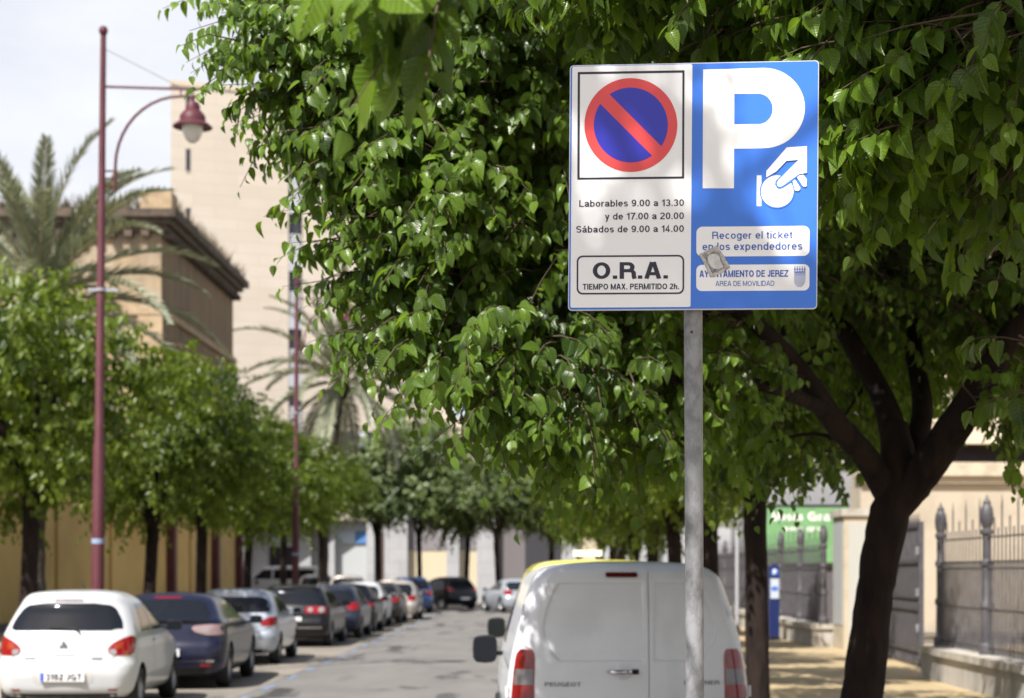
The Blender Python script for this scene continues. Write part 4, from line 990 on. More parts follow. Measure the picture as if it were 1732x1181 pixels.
def near_tree(label, base, trunk_lines, blobs, centre, dens, lsize, per=9, length=(.20, .42), fill=.80, twig_mesh=True):
    root = thing('mulberry_tree', label, 'tree', base, 0)
    mb = MB()
    nodes = []
    for ln in trunk_lines:
        limb(mb, [(Vector(p) - Vector(base), r) for p, r in ln], 7, 14)
        nodes += [(Vector(p) - Vector(base), r) for p, r in ln if p[2] > 2.5]
    for c, r, k in blobs:                            # a branch from the nearest limb into each leafy lobe
        q = Vector(c) - Vector(base); n0, rn = min(nodes, key=lambda a: (a[0] - q).length)
        if (n0 - q).length < .25: continue
        mid = n0.lerp(q, .5) + Vector((random.gauss(0, .08), random.gauss(0, .08), .12)); ra = min(rn * .8, .008 + .012 * (n0 - q).length)
        limb(mb, [(n0, ra), (mid, ra * .7), (q, .005)], 5, 6)
    mb.build('trunk', M_bark, root, True)
    bl = [(np.array(c) - np.array(base), r, k) for c, r, k in blobs]
    arr, lines = twigs(bl, np.array(centre) - np.array(base), dens, per, lsize, length, fill=fill)
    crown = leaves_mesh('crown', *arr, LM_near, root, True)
    if twig_mesh:
        tb = MB()
        for l in lines: tb.tube(l, [.006, .005, .0035, .0015], 4, False)
        tb.build('twigs', M_twig, root, True)
    return root, len(arr[0])
def bl(x, y, d, r, k=1., ry=None, rz=None):
    c = at(x, y, d); return (tuple(c), (r, ry or r * 1.1, rz or r * .85), k)

# --- the big mulberry behind the sign
tb1 = at(1452, 1181, 11.7); base1 = (tb1.x - .04, 11.7, .12)
t1 = [
    [((base1[0] - .03, 11.7, .06), .22), ((base1[0], 11.7, .35), .165), (at(1462, 1150, 11.7), .140), (at(1480, 1000, 11.7), .124), (at(1500, 890, 11.7), .138), (at(1520, 810, 11.7), .125), (at(1512, 720, 11.8), .10)],
    [(at(1512, 860, 11.7), .12), (at(1560, 800, 11.6), .125), (at(1612, 725, 11.4), .115), (at(1665, 640, 11.3), .095), (at(1740, 520, 11.2), .075), (at(1830, 380, 11.2), .05), (at(1900, 250, 11.2), .03)],
    [(at(1500, 830, 11.7), .10), (at(1462, 770, 11.5), .085), (at(1405, 705, 11.2), .08), (at(1340, 610, 10.9), .06), (at(1240, 520, 10.5), .045), (at(1080, 440, 10.0), .035), (at(900, 330, 9.4), .022), (at(740, 260, 9.0), .012)],
    [(at(1522, 800, 11.7), .11), (at(1500, 690, 11.9), .085), (at(1440, 580, 12.2), .07), (at(1380, 480, 12.5), .055), (at(1300, 330, 12.6), .04), (at(1200, 150, 12.5), .025)],
    [(at(1528, 810, 11.8), .09), (at(1560, 700, 12.0), .075), (at(1545, 560, 12.4), .06), (at(1580, 380, 12.8), .045), (at(1620, 200, 13.), .03)],
    [(at(1390, 690, 11.1), .05), (at(1280, 650, 10.2), .035), (at(1120, 640, 9.6), .025), (at(960, 620, 9.1), .015), (at(800, 570, 8.8), .008)],
    [(at(1240, 520, 10.5), .035), (at(1020, 560, 9.6), .025), (at(850, 540, 9.0), .016), (at(660, 580, 8.7), .007)],
    [(at(1300, 330, 12.6), .03), (at(1050, 200, 11), .025), (at(800, 130, 9.5), .018), (at(560, 110, 8.8), .01), (at(360, 120, 8.6), .004)],
    [(at(900, 330, 9.4), .02), (at(700, 380, 8.9), .013), (at(540, 330, 8.7), .006)],
]
blobs1 = [bl(405, 85, 8.6, .10, .8, .25, .10), bl(470, 55, 8.7, .20, .9), bl(520, 140, 8.7, .24), bl(545, 40, 8.8, .38), bl(590, 140, 8.8, .42), bl(635, 240, 8.6, .26), bl(660, 225, 8.8, .42), bl(650, 110, 9.1, .62),
          bl(715, 300, 8.8, .48), bl(715, 345, 8.6, .24), bl(755, 410, 8.7, .34), bl(730, 445, 8.6, .14), bl(760, 380, 10.6, .6), bl(860, 250, 10.8, .8), bl(740, 230, 10.2, .6), bl(920, 520, 11.0, .6), bl(860, 540, 10.4, .45), bl(820, 440, 11.2, .55), bl(720, 380, 9.0, .65), bl(740, 180, 9.2, .75), bl(860, 120, 9.6, .8), bl(860, 300, 9.6, .8),
          bl(760, 490, 9.0, .48), bl(740, 560, 8.5, .24), bl(650, 575, 8.5, .10, .8, .2, .08), bl(810, 570, 8.6, .40), bl(880, 480, 9.4, .65), bl(900, 620, 8.8, .42), bl(845, 655, 8.5, .14), bl(950, 700, 8.8, .24), bl(900, 720, 8.5, .10, .8, .15, .1), bl(960, 650, 9.3, .60),
          bl(1000, 500, 9.8, .8), bl(1000, 350, 10.2, .8), bl(1050, 180, 10.6, .9), bl(1080, 640, 9.9, .62), bl(1030, 730, 9.6, .40), bl(1180, 640, 10.4, .65), bl(1290, 640, 12.6, .5), bl(1190, 700, 10.6, .28),
          bl(1250, 450, 11.5, .9), bl(1360, 540, 13.2, .6), bl(1420, 640, 13.8, .42), bl(1480, 690, 13.6, .34), bl(1570, 600, 13.8, .45), bl(1200, 250, 12.2, 1.0), bl(1400, 350, 12.4, 1.0), bl(1500, 480, 12.2, .7), bl(1560, 560, 12.8, .45), bl(1460, 640, 13.2, .35, .7), bl(1620, 420, 12.2, .9), bl(1700, 500, 11.6, .6),
          bl(1690, 670, 11.0, .30), bl(1740, 700, 11.0, .26), bl(1800, 480, 11.8, .9), bl(1500, 150, 13, 1.2), bl(1700, 200, 13, 1.2), bl(1350, 80, 13, 1.1), bl(1100, 20, 12, 1.1), bl(850, -80, 10.5, 1.1), bl(600, -60, 9.6, .9), bl(1900, 300, 12, 1.1), bl(1320, 730, 12.4, .34), bl(1390, 765, 13.4, .28), bl(1260, 760, 12.0, .24), bl(1700, 610, 12.6, .4),
          bl(1500, -150, 12.5, 1.4), bl(1200, -250, 12, 1.4), ((.2, 10.6, 5.4), (1.3, 1.3, .8), .8), ((-.4, 9.6, 5.2), (.9, .9, .6), .8), ((1.6, 11.2, 6.2), (1.6, 1.6, .9), .7), ((.4, 12.2, 6.3), (1.3, 1.3, .8), .7), ((1.4, 9.4, 5.6), (1.2, 1.1, .8), .7), ((1.6, 10.3, 4.9), (1.0, 1.0, .5), 1.0), ((2.3, 9.4, 6.2), (1.6, 1.4, .7), 1.2), ((1.0, 8.8, 5.7), (1.0, 1.0, .5), 1.2), ((-.15, 8.4, 5.4), (.7, .8, .4), 1.1), ((3.8, 9.6, 5.6), (1.4, 1.4, .6), 1.1), ((3.0, 10, 5.4), (1.7, 1.6, .8), .8), ((3.6, 12.4, 5.6), (1.8, 1.7, .9), .8), ((2.4, 13.6, 6.0), (1.8, 1.6, .9), .7), ((4.6, 10.8, 5.0), (1.5, 1.5, .8), .7)]  # unseen overhead lobes added to shade the van, trunk and lower leaves
tr1, n1 = near_tree('large dark mulberry with forked trunk spreading its crown behind the sign', base1, t1, blobs1, tuple(at(1350, 420, 11.4)), 64, (.07, .138), 10, (.22, .48))
# --- the nearer mulberry, trunk just outside the picture, low twigs hanging into its top edge
base0 = (2.75, 5.2, .12)
t0 = [[((2.75, 5.2, .05), .2), ((2.74, 5.2, .6), .15), ((2.72, 5.2, 1.6), .14), ((2.66, 5.2, 2.6), .13)],
      [((2.68, 5.2, 2.4), .1), ((2.2, 5.6, 3.4), .07), ((1.4, 6.2, 4.0), .05), ((.5, 6.2, 4.2), .03), ((-.3, 5.2, 3.9), .012), ((-.35, 4.2, 3.45), .006)],
      [((2.7, 4.9, 3.2), .08), ((1.9, 4.2, 5.2), .06), ((.4, 3.2, 6.8), .035), ((-1.5, 2.25, 7.5), .012)],  # limb added to carry the unseen lobe that shades the sign
      [((2.68, 5.2, 2.4), .1), ((3.0, 5.9, 3.4), .07), ((2.6, 6.9, 4.2), .05), ((2.0, 7.6, 4.6), .03)],
      [((2.68, 5.2, 2.4), .1), ((2.9, 4.4, 3.4), .07), ((2.2, 3.4, 4.2), .04), ((1.2, 2.6, 4.5), .02)]]
blobs0 = [bl(660, -60, 3.5, .05, 3.2, .07, .05), bl(700, -30, 3.45, .05, 3.4, .07, .05), bl(735, -50, 3.55, .05, 3.2, .06, .05), bl(760, -70, 3.65, .05, 3.0, .06, .05), bl(1450, 60, 6.6, .42), bl(1560, 130, 6.4, .38), bl(1660, 60, 6.4, .42), bl(1480, 250, 6.7, .26, .9), bl(1540, 300, 6.8, .22, .8), bl(1700, 260, 6.6, .3), bl(1400, -40, 7, .6), bl(1600, -60, 6.6, .6), bl(1760, 120, 6.4, .5),
          bl(1200, -10, 7.0, .42), bl(1050, -70, 7.0, .5), bl(1300, 10, 7.4, .45), bl(1735, 590, 7.2, .14, .9), bl(1770, 660, 7.2, .16, .8), bl(1720, 420, 7.4, .16, .6),
          ((2.8, 4.6, 5.0), (1.3, 1.3, .8), .6), ((1.9, 5.6, 5.2), (1.1, 1.1, .7), .6), ((2.4, 3.0, 4.8), (1.1, 1.2, .8), .5), ((3.4, 6.6, 5.3), (1.5, 1.5, .8), .7), ((2.0, 7.2, 5.5), (1.4, 1.2, .7), .7), ((4.4, 5.0, 5.0), (1.4, 1.4, .8), .7), ((3.0, 7.6, 4.7), (1.3, 1.2, .6), .8), ((1.6, 8.0, 5.0), (1.0, 1.0, .6), .8), ((-1.62, 2.2, 7.55), (.60, .60, .40), 1.0), ((1.05, 5.1, 5.35), (.75, 1.0, .45), 1.2), ((2.0, 5.6, 5.6), (1.0, 1.2, .5), 1.0)]  # unseen overhead lobes added for shade; the highest one dapples the sign
tr0, n0 = near_tree('near mulberry mostly out of view, its lit twigs hanging along the top edge', base0, t0, blobs0, (2.4, 5.2, 4.4), 72, (.10, .15), 9, (.16, .34))
print('near leaves', n1, n0)

# --- the rest of the mulberry row on the same pavement: own trunks, shared crown shapes
def crown_proto(name, m, n_lobes=16, rad=(2.0, 2.0, 1.7), lobe=(.55, .95), dens=20, lsize=(.10, .16), seed=1, flat=.75):
    global rng
    rng = np.random.default_rng(seed)
    bs = []
    for i in range(n_lobes):
        q = nrm(rng.normal(size=3)); q[2] = q[2] * .8
        c = q * np.array(rad) * rng.uniform(.45, .9); r = rng.uniform(*lobe)
        bs.append((tuple(c), (r, r, r * flat), rng.uniform(.75, 1.25)))
    arr, _ = twigs(bs, (0, 0, -.3), dens, 9, lsize, (.3, .65))
    o = leaves_mesh(name, *arr, m, None, False)
    me = o.data; bpy.data.objects.remove(o)
    return me, len(arr[0])
protos = [crown_proto('crown', LM_far, 24, (2.1, 2.1, 1.7), (.5, .9), 36, (.12, .20), s) for s in (3, 5, 8)]
protos_p = [crown_proto('crown', LM_pale, 20, (2.2, 2.2, 1.9), (.6, 1.0), 28, (.13, .21), s) for s in (13, 17)]
print('proto leaves', [p[1] for p in protos + protos_p])
def street_tree(label, x, y, h0, hc, s, proto, rz, r=.13, lean=(0, 0), name='street_tree', group=None, zs=1.):
    """h0: height of the fork, hc: height of the crown's middle, s: crown scale"""
    root = thing(name, label, 'tree', (x, y, .12), 0, group)
    mb = MB(); lx, ly = lean
    limb(mb, [((0, 0, -.05), r * 1.5), ((0, 0, .3), r * 1.1), ((lx * .5, ly * .5, h0 * .55), r), ((lx, ly, h0), r * 1.05)], 5, 10)
    for k in range(5):
        a = 2 * math.pi * (k + random.random() * .5) / 5; e = random.uniform(.6, 1.2) * s
        limb(mb, [((lx, ly, h0 - .12), r * .7), ((lx + math.cos(a) * e * .4, ly + math.sin(a) * e * .4, h0 + (hc - h0) * .5), r * .45), ((lx + math.cos(a) * e, ly + math.sin(a) * e, hc + random.uniform(-.1, .6) * s), r * .2)], 4, 7)
    mb.build('trunk', M_bark, root, True)
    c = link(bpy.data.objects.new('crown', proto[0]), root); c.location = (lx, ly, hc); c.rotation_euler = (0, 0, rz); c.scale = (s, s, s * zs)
    return root
GR = 'mulberry trees lining the sunlit pavement'
street_tree('slim mulberry with straight trunk beside the white van corner', 2.37, 18.5, 2.75, 4.35, 1.0, protos[0], .4, .125, (-.02, .1), group=GR)
street_tree('leaning mulberry whose trunk shows just past the van roof', 2.42, 23.6, 2.6, 4.5, 1.05, protos[1], 1.9, .125, (-.08, .1), group=GR)
rest = [('fifth mulberry of the pavement row, seen over the van roof', 2.4, 29.4), ('mulberry above the yellow van, sixth along the pavement', 2.35, 35.2), ('mulberry above the light bar of the yellow van', 2.4, 41.5),
        ('small looking mulberry far along the pavement past the light bar', 2.3, 48.5), ('distant mulberry near the end of the pavement row', 2.4, 56.0), ('most distant mulberry of the pavement row', 2.3, 64.5)]
for i, (lb, x, y) in enumerate(rest):
    street_tree(lb, x, y, 2.3, 4.2, 1.05, protos[i % 3], 1.3 * i, .12, (random.uniform(-.1, .1), 0), group=GR)
GL = 'street trees along the yellow wall'
lt = [('dark leafy tree left of the nearest lamp post', -8.95, 30.0, 2.75, 4.95, 1.22, 0, .3, .14), ('street tree right of the nearest lamp post, its trunk before the yellow wall', -9.0, 39.5, 2.6, 4.5, 1.12, 1, 1.2, .14),
      ('street tree whose trunk hides a maroon pilaster', -9.05, 46.0, 2.7, 4.6, 1.05, 2, 2.2, .14), ('street tree at the end of the yellow wall', -9.05, 53.2, 2.8, 4.9, 1.12, 0, 3.3, .12),
      ('bright green street tree around the farther lamp post', -9.0, 60.5, 2.9, 5.0, 1.2, 1, 4.4, .12), ('street tree in front of the far palm trunk', -8.6, 67.5, 2.9, 5.2, 1.1, 2, 5.1, .11)]
for lb, x, y, h0, hc, s, p, rz, r in lt: street_tree(lb, x, y, h0, hc, s, protos[p], rz, r, (random.uniform(-.15, .15), 0), group=GL, zs=1.08)
street_tree('dark tree cut off by the picture edge before the yellow wall', -11.6, 33.5, 2.8, 4.9, 1.2, protos[2], .9, .13, group=GL)
GF = 'grey green trees before the far arcade'
ft = [('grey green tree in front of the cream shop wall', -5.6, 81.5, 3.2, 6.4, 1.6, 0, .2), ('dark tree above the black hatchback at the street end', -3.5, 83.0, 3.2, 5.8, 1.45, 1, 1.7), ('tree with bent trunk above the silver coupe', -1.8, 79.5, 3.0, 5.3, 1.15, 0, 2.9),
      ('far tree showing above the yellow van', .6, 82.0, 3.0, 5.2, 1.25, 1, 4.0), ('loose grey green tree right of the far palm', -7.6, 82.5, 3.2, 6.2, 1.3, 1, 5.2)]
for lb, x, y, h0, hc, s, p, rz in ft: street_tree(lb, x, y, h0, hc, s, protos_p[p], rz, .12, (random.uniform(-.2, .2), 0), group=GF)

# ------------------------------------------------------------------ palms
def palm(label, base, crown_z, lean, n_fr, flen, seed, rtr=.2, gold=True):
    global rng
    rng = np.random.default_rng(seed)
    root = thing('date_palm', label, 'palm tree', base, 0)
    mb = MB(); lx, ly = lean; h = crown_z - base[2]
    pts = [((lx * t * t, ly * t * t, h * t), rtr * (1.25 - .25 * min(1, t * 4)) * (1 + .08 * math.sin(t * 60))) for t in np.linspace(0, .97, 40)]
    mb.tube([p for p, r in pts], [r for p, r in pts], 12); mb.lathe([(rtr * .9, -.7), (rtr * 1.8, -.25), (rtr * 1.5, .1), (.02, .4)], (lx, ly, h), 12)
    mb.build('trunk', mat('palm_trunk', (.075, .058, .048), .95, noise=(14, (.03, .024, .02), .4, .6), bump=(18, 1.0)), root, True)
    top = np.array([lx, ly, h]); B, D, N_, S_, T_ = [], [], [], [], []; st = MB()
    for i in range(n_fr):
        az = i * 2.399 + rng.normal(0, .15); el = R(82) - (i / n_fr) ** 1.1 * R(125) + rng.normal(0, .08); L_ = flen * rng.uniform(.8, 1.08)
        n = 22; p = top.copy(); path = [p.copy()]; e = el
        for k in range(n):
            e -= R(1.3 + 2.2 * k / n) * (.6 + math.cos(max(-1.2, min(1.2, e))) * .7)
            dv = np.array([math.cos(az) * math.cos(e), math.sin(az) * math.cos(e), math.sin(e)]); p = p + dv * L_ / n; path.append(p.copy())
        path = np.array(path); st.tube([tuple(q) for q in path], [.035 * (1 - .85 * k / n) for k in range(n + 1)], 5, False)
        dead = el < R(-25)
        for t in np.linspace(.13, .995, 84):
            k = min(n - 1, int(t * n)); q = path[k] + (path[k + 1] - path[k]) * (t * n - k); tg = nrm(path[k + 1] - path[k])
            side = nrm(np.cross(tg, [0, 0, 1.])); up = np.cross(side, tg)
            for sg in (-1, 1):
                B.append(q); D.append(side * sg * .55 + tg * .85 + up * rng.uniform(.05, .5) + rng.normal(0, .06, 3)); N_.append(up + side * sg * -.4)
                S_.append((.16 + .55 * math.sin(math.pi * min(1, t * .86 + .1))) * .62 * flen / 3.6); T_.append(np.clip(rng.normal(.5, .22), 0, 1) if not dead else .9)
    st.build('frond_stems', mat('palm_stem', (.22, .18, .07), .6) if gold else mat('palm_stem2', (.14, .13, .07), .6), root, True)
    B, D, N_, S_, T_ = [np.array(a) for a in (B, D, N_, S_, T_)]
    # narrow leaflets
    Nn = len(B); d = nrm(D); nn = nrm(N_ - d * np.sum(N_ * d, -1, keepdims=True)); s = np.cross(d, nn)
    V = np.stack([B, B + d * (S_ * .35)[:, None] + s * .034, B + d * S_[:, None] - nn * (S_ * .08)[:, None], B + d * (S_ * .35)[:, None] - s * .034], 1).reshape(-1, 3)
    me = bpy.data.meshes.new('fronds'); me.from_pydata(V.tolist(), [], (np.arange(Nn * 4).reshape(-1, 4)).tolist()); me.materials.append(LM_palm)
    a = me.attributes.new('tint', 'FLOAT', 'FACE'); a.data.foreach_set('value', T_.astype(np.float32))
    link(bpy.data.objects.new('fronds', me), root)
pa = at(62, 966, 44); palm('big feathery date palm rising over the near street trees', (pa.x, 44, .12), 8.6, (.1, 0), 50, 5.2, 21)
pb_ = at(546, 966, 70); palm('leaning date palm with dark trunk at the far lamp', (pb_.x, 70, .12), 9.5, (.75, .3), 44, 5.0, 22, .19, False)

# ------------------------------------------------------------------ yellow wall and old stone house
M_yel = mat('ochre_render', (.68, .48, .19), .9, noise=(.6, (.57, .39, .15), .4, .7), bump=(6, .15))
def yellow_wall():
    root = thing('boundary_wall', 'long ochre yellow rendered wall with maroon pilasters behind the trees', 'wall', (-14.5, 45, .0))
    box('wall', -.3, .3, -60, 37, 0, 4.45, M_yel, root)
    box('plinth', .3, .34, -60, 37, 0, .35, mat('plinth_grey', (.16, .15, .15), .9), root)
    box('coping', -.36, .38, -60, 37.05, 4.45, 4.6, mat('coping_stone', (.45, .40, .33), .9), root)
    for y in (20.5, 29.5, 35.4): box('pilaster', .302, .62, y, y + .5, 0, 4.43, M_maroon, root)
    for y in (-3.2, 5.4, 11.8, 24.8): box('render_joint', .302, .33, y, y + .22, .36, 4.44, mat('ochre_dark', (.40, .22, .05), .9), root)
yellow_wall()
def stone_house():
    M_st = grid_mat('old_limestone', (.37, .30, .22), (.24, .185, .135), .9, .42, .012, .95, (.36, .27, .165), .5, (1.1, (.15, .105, .065), .95), rot=(R(90), 0, 0), streak=(1, 1, .22))
    M_st2 = grid_mat('old_limestone_shaded_flank', (.36, .26, .15), (.22, .155, .095), .9, .42, .012, .95, (.31, .225, .13), .5, (1.3, (.10, .075, .05), .95), rot=(R(90), 0, R(90)), streak=(1, 1, .22))  # flank copy: brown stains, with the unlit side's darker tone put into colour
    M_cor = mat('weathered_cornice', (.12, .09, .065), .95, noise=(2.2, (.045, .036, .03), .35, .65), bump=(8, .8))
    root = thing('stone_house', 'old weathered limestone house with heavy dark cornice left of the tower', 'building', (-14.5, 66, 0))
    Wd, Dp, Hh = 11.0, 15.5, 14.9
    mesh_obj('wall', [(-Wd, 0, 0), (0, 0, 0), (0, 0, Hh), (-Wd, 0, Hh)], [(0, 1, 2, 3)], M_st, root)
    mesh_obj('wall', [(0, 0, 0), (0, Dp, 0), (0, Dp, Hh), (0, 0, Hh), (-Wd, Dp, 0), (-Wd, Dp, Hh), (-Wd, 0, 0), (-Wd, 0, Hh)], [(0, 1, 2, 3), (1, 4, 5, 2), (4, 6, 7, 5)], M_st2, root)
    c = MB()
    for z, p, h in ((Hh - .1, .22, .25), (Hh + .15, .42, .22), (Hh + .37, .66, .30)):
        c.box(-Wd - p, p, -p, Dp + p, z, z + h)
    c.build('cornice', M_cor, root)
    for i in range(24): y = .1 + i * .65; box('dentil', .001, .40, y, y + .3, Hh - .34, Hh - .1, M_cor, root)
    for i in range(17): x = -.4 - i * .65; box('dentil', x - .3, x, -.40, -.001, Hh - .34, Hh - .1, M_cor, root)
    box('string_course', -Wd - .15, .15, -.15, Dp + .15, 11.6, 11.85, mat('pale_limestone', (.40, .30, .19), .95, noise=(3, (.25, .18, .11), .4, .7)), root)
    for (x0, x1) in ((-.9, .06), (-6, -5.1)): box('corner_pier', x0, x1 - .0, -.12, -.002, .0, 11.6, mat('pale_limestone'), root)
    for i, y in enumerate((2.4, 6.6, 10.8)):
        b = MB().box(.002, .16, y, y + .18, 7.4, 10.6).box(.002, .16, y + 1.6, y + 1.78, 7.4, 10.6).box(.002, .22, y - .12, y + 1.9, 10.6, 10.85)
        w = b.build('window', mat('pale_limestone'), root); box('pane', -.02, .03, y + .18, y + 1.6, 7.4, 10.6, mat('brown_shutter', (.10, .07, .05), .7), w)
    for i, x in enumerate((-3.6, -8.2)):
        b = MB().box(x, x + .18, -.16, -.002, 7.4, 10.6).box(x + 1.6, x + 1.78, -.16, -.002, 7.4, 10.6).box(x - .12, x + 1.9, -.22, -.002, 10.6, 10.85)
        w = b.build('window', mat('pale_limestone'), root); box('pane', x + .18, x + 1.6, -.03, .02, 7.4, 10.6, mat('brown_shutter'), w)
    # rough parapet and weeds along the roof edge
    random.seed(5)
    for i in range(10): box('loose_block', .05, .5, .8 + i * 1.45, .8 + i * 1.45 + random.uniform(.5, 1.3), Hh + .672, Hh + .72 + random.uniform(0, .25), M_cor, root)
    for i in range(6): x = -1.2 - i * 1.6; box('loose_block', x - random.uniform(.5, 1.4), x, -.5, -.05, Hh + .672, Hh + .72 + random.uniform(0, .25), M_cor, root)
    box('corner_block', -.7, .5, -.5, .6, Hh + .672, Hh + 1.35, mat('pale_limestone'), root)
    g = MB()
    for i in range(520):
        if random.random() < .6: p = Vector((random.uniform(-.2, .5), random.uniform(0, Dp), Hh + .7))
        else: p = Vector((-random.uniform(0, Wd), random.uniform(-.5, .2), Hh + .7))
        for k in range(3):
            q = p + Vector((random.gauss(0, .18), random.gauss(0, .18), random.uniform(.25, .8))); g.add([p, p + Vector((.05, .02, 0)), q], [(0, 1, 2)])
    g.build('roof_weeds', mat('dry_weed', (.13, .105, .065), .9), root)
    box('roof', -Wd + .1, -.1, .1, Dp - .1, Hh, Hh + .3, M_cor, root)
stone_house()

# ------------------------------------------------------------------ far tower with arcade
M_cream = grid_mat('cream_cladding', (.56, .495, .42), (.45, .39, .32), 2.4, .62, .018, .8, (.52, .455, .38), .5, (.25, (.44, .38, .31), .5), rot=(R(90), 0, 0))
M_gst = grid_mat('grey_stone', (.37, .37, .38), (.24, .24, .25), 1.3, .75, .015, .8, (.34, .34, .355), .5, (.8, (.24, .24, .25), .4), rot=(R(90), 0, 0))
M_pane = mat('far_pane', (.03, .032, .045), .1, spec=.6)
def tower():
    A = R(20); p0 = at(289, 966, 93)
    root = thing('apartment_tower', 'tall cream clad apartment tower with a strip of dark windows', 'building', (p0.x, 93, 0), A)
    def u_of(px):                                    # photo column -> distance along the facade
        k = (px - CX) / F; return (k * 93 - p0.x) / (math.cos(A) - k * math.sin(A))
    def z_of(py, u): return HC - (py - YH) * (93 + u * math.sin(A)) / F
    H = 28.1; u1 = u_of(505); u2 = u_of(760)
    us, ue = u_of(488), u_of(511)
    def front(name, a, b_, z0, z1, y=0., m=M_cream): return mesh_obj(name, [(a, y, z0), (b_, y, z0), (b_, y, z1), (a, y, z1)], [(0, 1, 2, 3)], m, root)
    front('wall', 0, us, 4.6, H); front('wall', ue, u2, 4.6, H); front('wall', us, ue, 4.6, 5.6)
    mesh_obj('wall', [(0, 0, 4.6), (9, 14, 4.6), (9, 14, H), (0, 0, H), (u2, 0, 4.6), (u2, 14, 4.6), (u2, 14, H), (u2, 0, H)], [(1, 0, 3, 2), (4, 5, 6, 7), (3, 7, 6, 2), (1, 2, 6, 5)], M_cream, root)
    box('parapet', -.02, u2 + .06, -.06, .5, H, H + .28, mat('parapet_cream', (.55, .47, .37), .85), root)
    front('window_recess', us, ue, 5.6, H, .35, M_ink)
    fl = 3.2; k = 0; z = 5.6
    while z + fl <= H + .2:
        zt = min(H - .02, z + fl)
        w = MB().box(us + .001, ue - .001, .02, .30, z, z + .9).build('window', mat('spandrel_grey', (.42, .43, .48), .6), root)
        box('pane', us + .05, ue - .05, .24, .28, z + .9, zt, M_pane, w)
        b = MB(); zz = zt - 1.35
        for i in range(9): b.box(us + .04, ue - .04, .10, .13, z + .95 + i * .13, z + 1.05 + i * .13)
        b.build('blind', mat('blind_grey', (.50, .51, .55), .6), w)
        z += fl
    for (px, y0, y1) in ((318, 252, 290), (318, 352, 390), (318, 452, 490), (318, 155, 190)):
        u = u_of(px); za, zb = z_of(y1, u), z_of(y0, u)
        w = MB().box(u - .14, u + .14, -.03, .0, za - .06, za).box(u - .14, u + .14, -.03, 0, zb, zb + .06).build('window', mat('parapet_cream'), root)
        box('pane', u - .12, u + .12, -.02, -.003, za, zb, M_pane, w)
    u = u_of(606); za, zb = z_of(765, u), z_of(730, u)
    w = MB().box(u - 1.35, u + 1.35, -.06, -.0, za - .1, za).box(u - 1.35, u + 1.35, -.06, 0, zb, zb + .1).build('window', mat('parapet_cream'), root)
    box('pane', u - 1.3, u + 1.3, -.03, -.004, za, zb, M_pane, w); box('curtain', u - .35, u + .55, -.06, -.031, za - .8, zb - .05, mat('pale_cloth', (.55, .56, .60), .8), w)
tower()
def arcade():
    Y0 = 97.0; s = F / Y0
    X = lambda px: (px - CX) / s
    Z = lambda py: HC - (py - YH) / s
    root = thing('arcade_building', 'low grey stone arcade with shuttered shopfronts across the street end', 'building', (0, Y0, 0))
    top = Z(862)
    for a, b_ in ((425, 432), (431, 455), (504, 527), (551, 567), (621, 634), (651, 690), (756, 777), (807, 840), (950, 975), (1015, 1040), (1085, 1110)):
        box('pillar', X(a), X(b_) - .001, -.35, .25, 0, top, M_gst, root)
    box('beam', X(418), X(1320), -.30, .3, top, top + 1.3, M_gst, root)
    for a, b_, y0, nm, m in ((455, 504, 925, 'shop_window', M_pane), (527, 551, 905, 'shop_wall', M_gst), (567, 621, 922, 'shutter', mat('shutter_grey', (.40, .42, .43), .6)), (634, 651, 900, 'doorway', mat('brown_door', (.09, .06, .055), .7)),
                          (690, 756, 931, 'cream_wall', mat('cream_render', (.52, .45, .32), .85)), (777, 807, 931, 'cream_wall', mat('cream_render')), (840, 888, 880, 'dark_panel', mat('taupe_panel', (.14, .125, .13), .7)), (888, 950, 880, 'passage_shade_sheet', mat('passage_shade', (.03, .03, .036), .8)),  # last box: near-black sheet that paints the shade of an open recess
                          (975, 1015, 900, 'cream_wall', mat('cream_render')), (1040, 1085, 900, 'shop_wall', M_gst), (1110, 1320, 890, 'shop_wall', M_gst)):
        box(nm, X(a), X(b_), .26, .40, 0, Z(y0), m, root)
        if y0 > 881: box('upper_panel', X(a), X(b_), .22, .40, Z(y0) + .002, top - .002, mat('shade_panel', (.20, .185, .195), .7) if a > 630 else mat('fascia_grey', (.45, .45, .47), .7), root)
    box('shop_sign', X(460), X(502), .14, .218, Z(921), Z(904), mat('shop_sign_pale', (.45, .52, .60), .5), root)
    box('shop_sign', X(600), X(620), .14, .218, Z(919), Z(899), mat('shop_sign_blue', (.08, .20, .45), .5), root)
    box('shop_sign', X(571), X(599.8), .14, .218, Z(919), Z(899), mat('shop_sign_pale'), root)
    box('upper_storey', X(640), X(1320), .5, 9, top + 1.302, top + 5.2, mat('upper_pink', (.50, .41, .33), .85), root)
    box('roof_slab', X(418), X(640), -.2, 9, top + 1.302, top + 1.5, M_gst, root)
    box('back_wall', X(418), X(1320), 6, 6.3, 0, top, M_gst, root)
arcade()

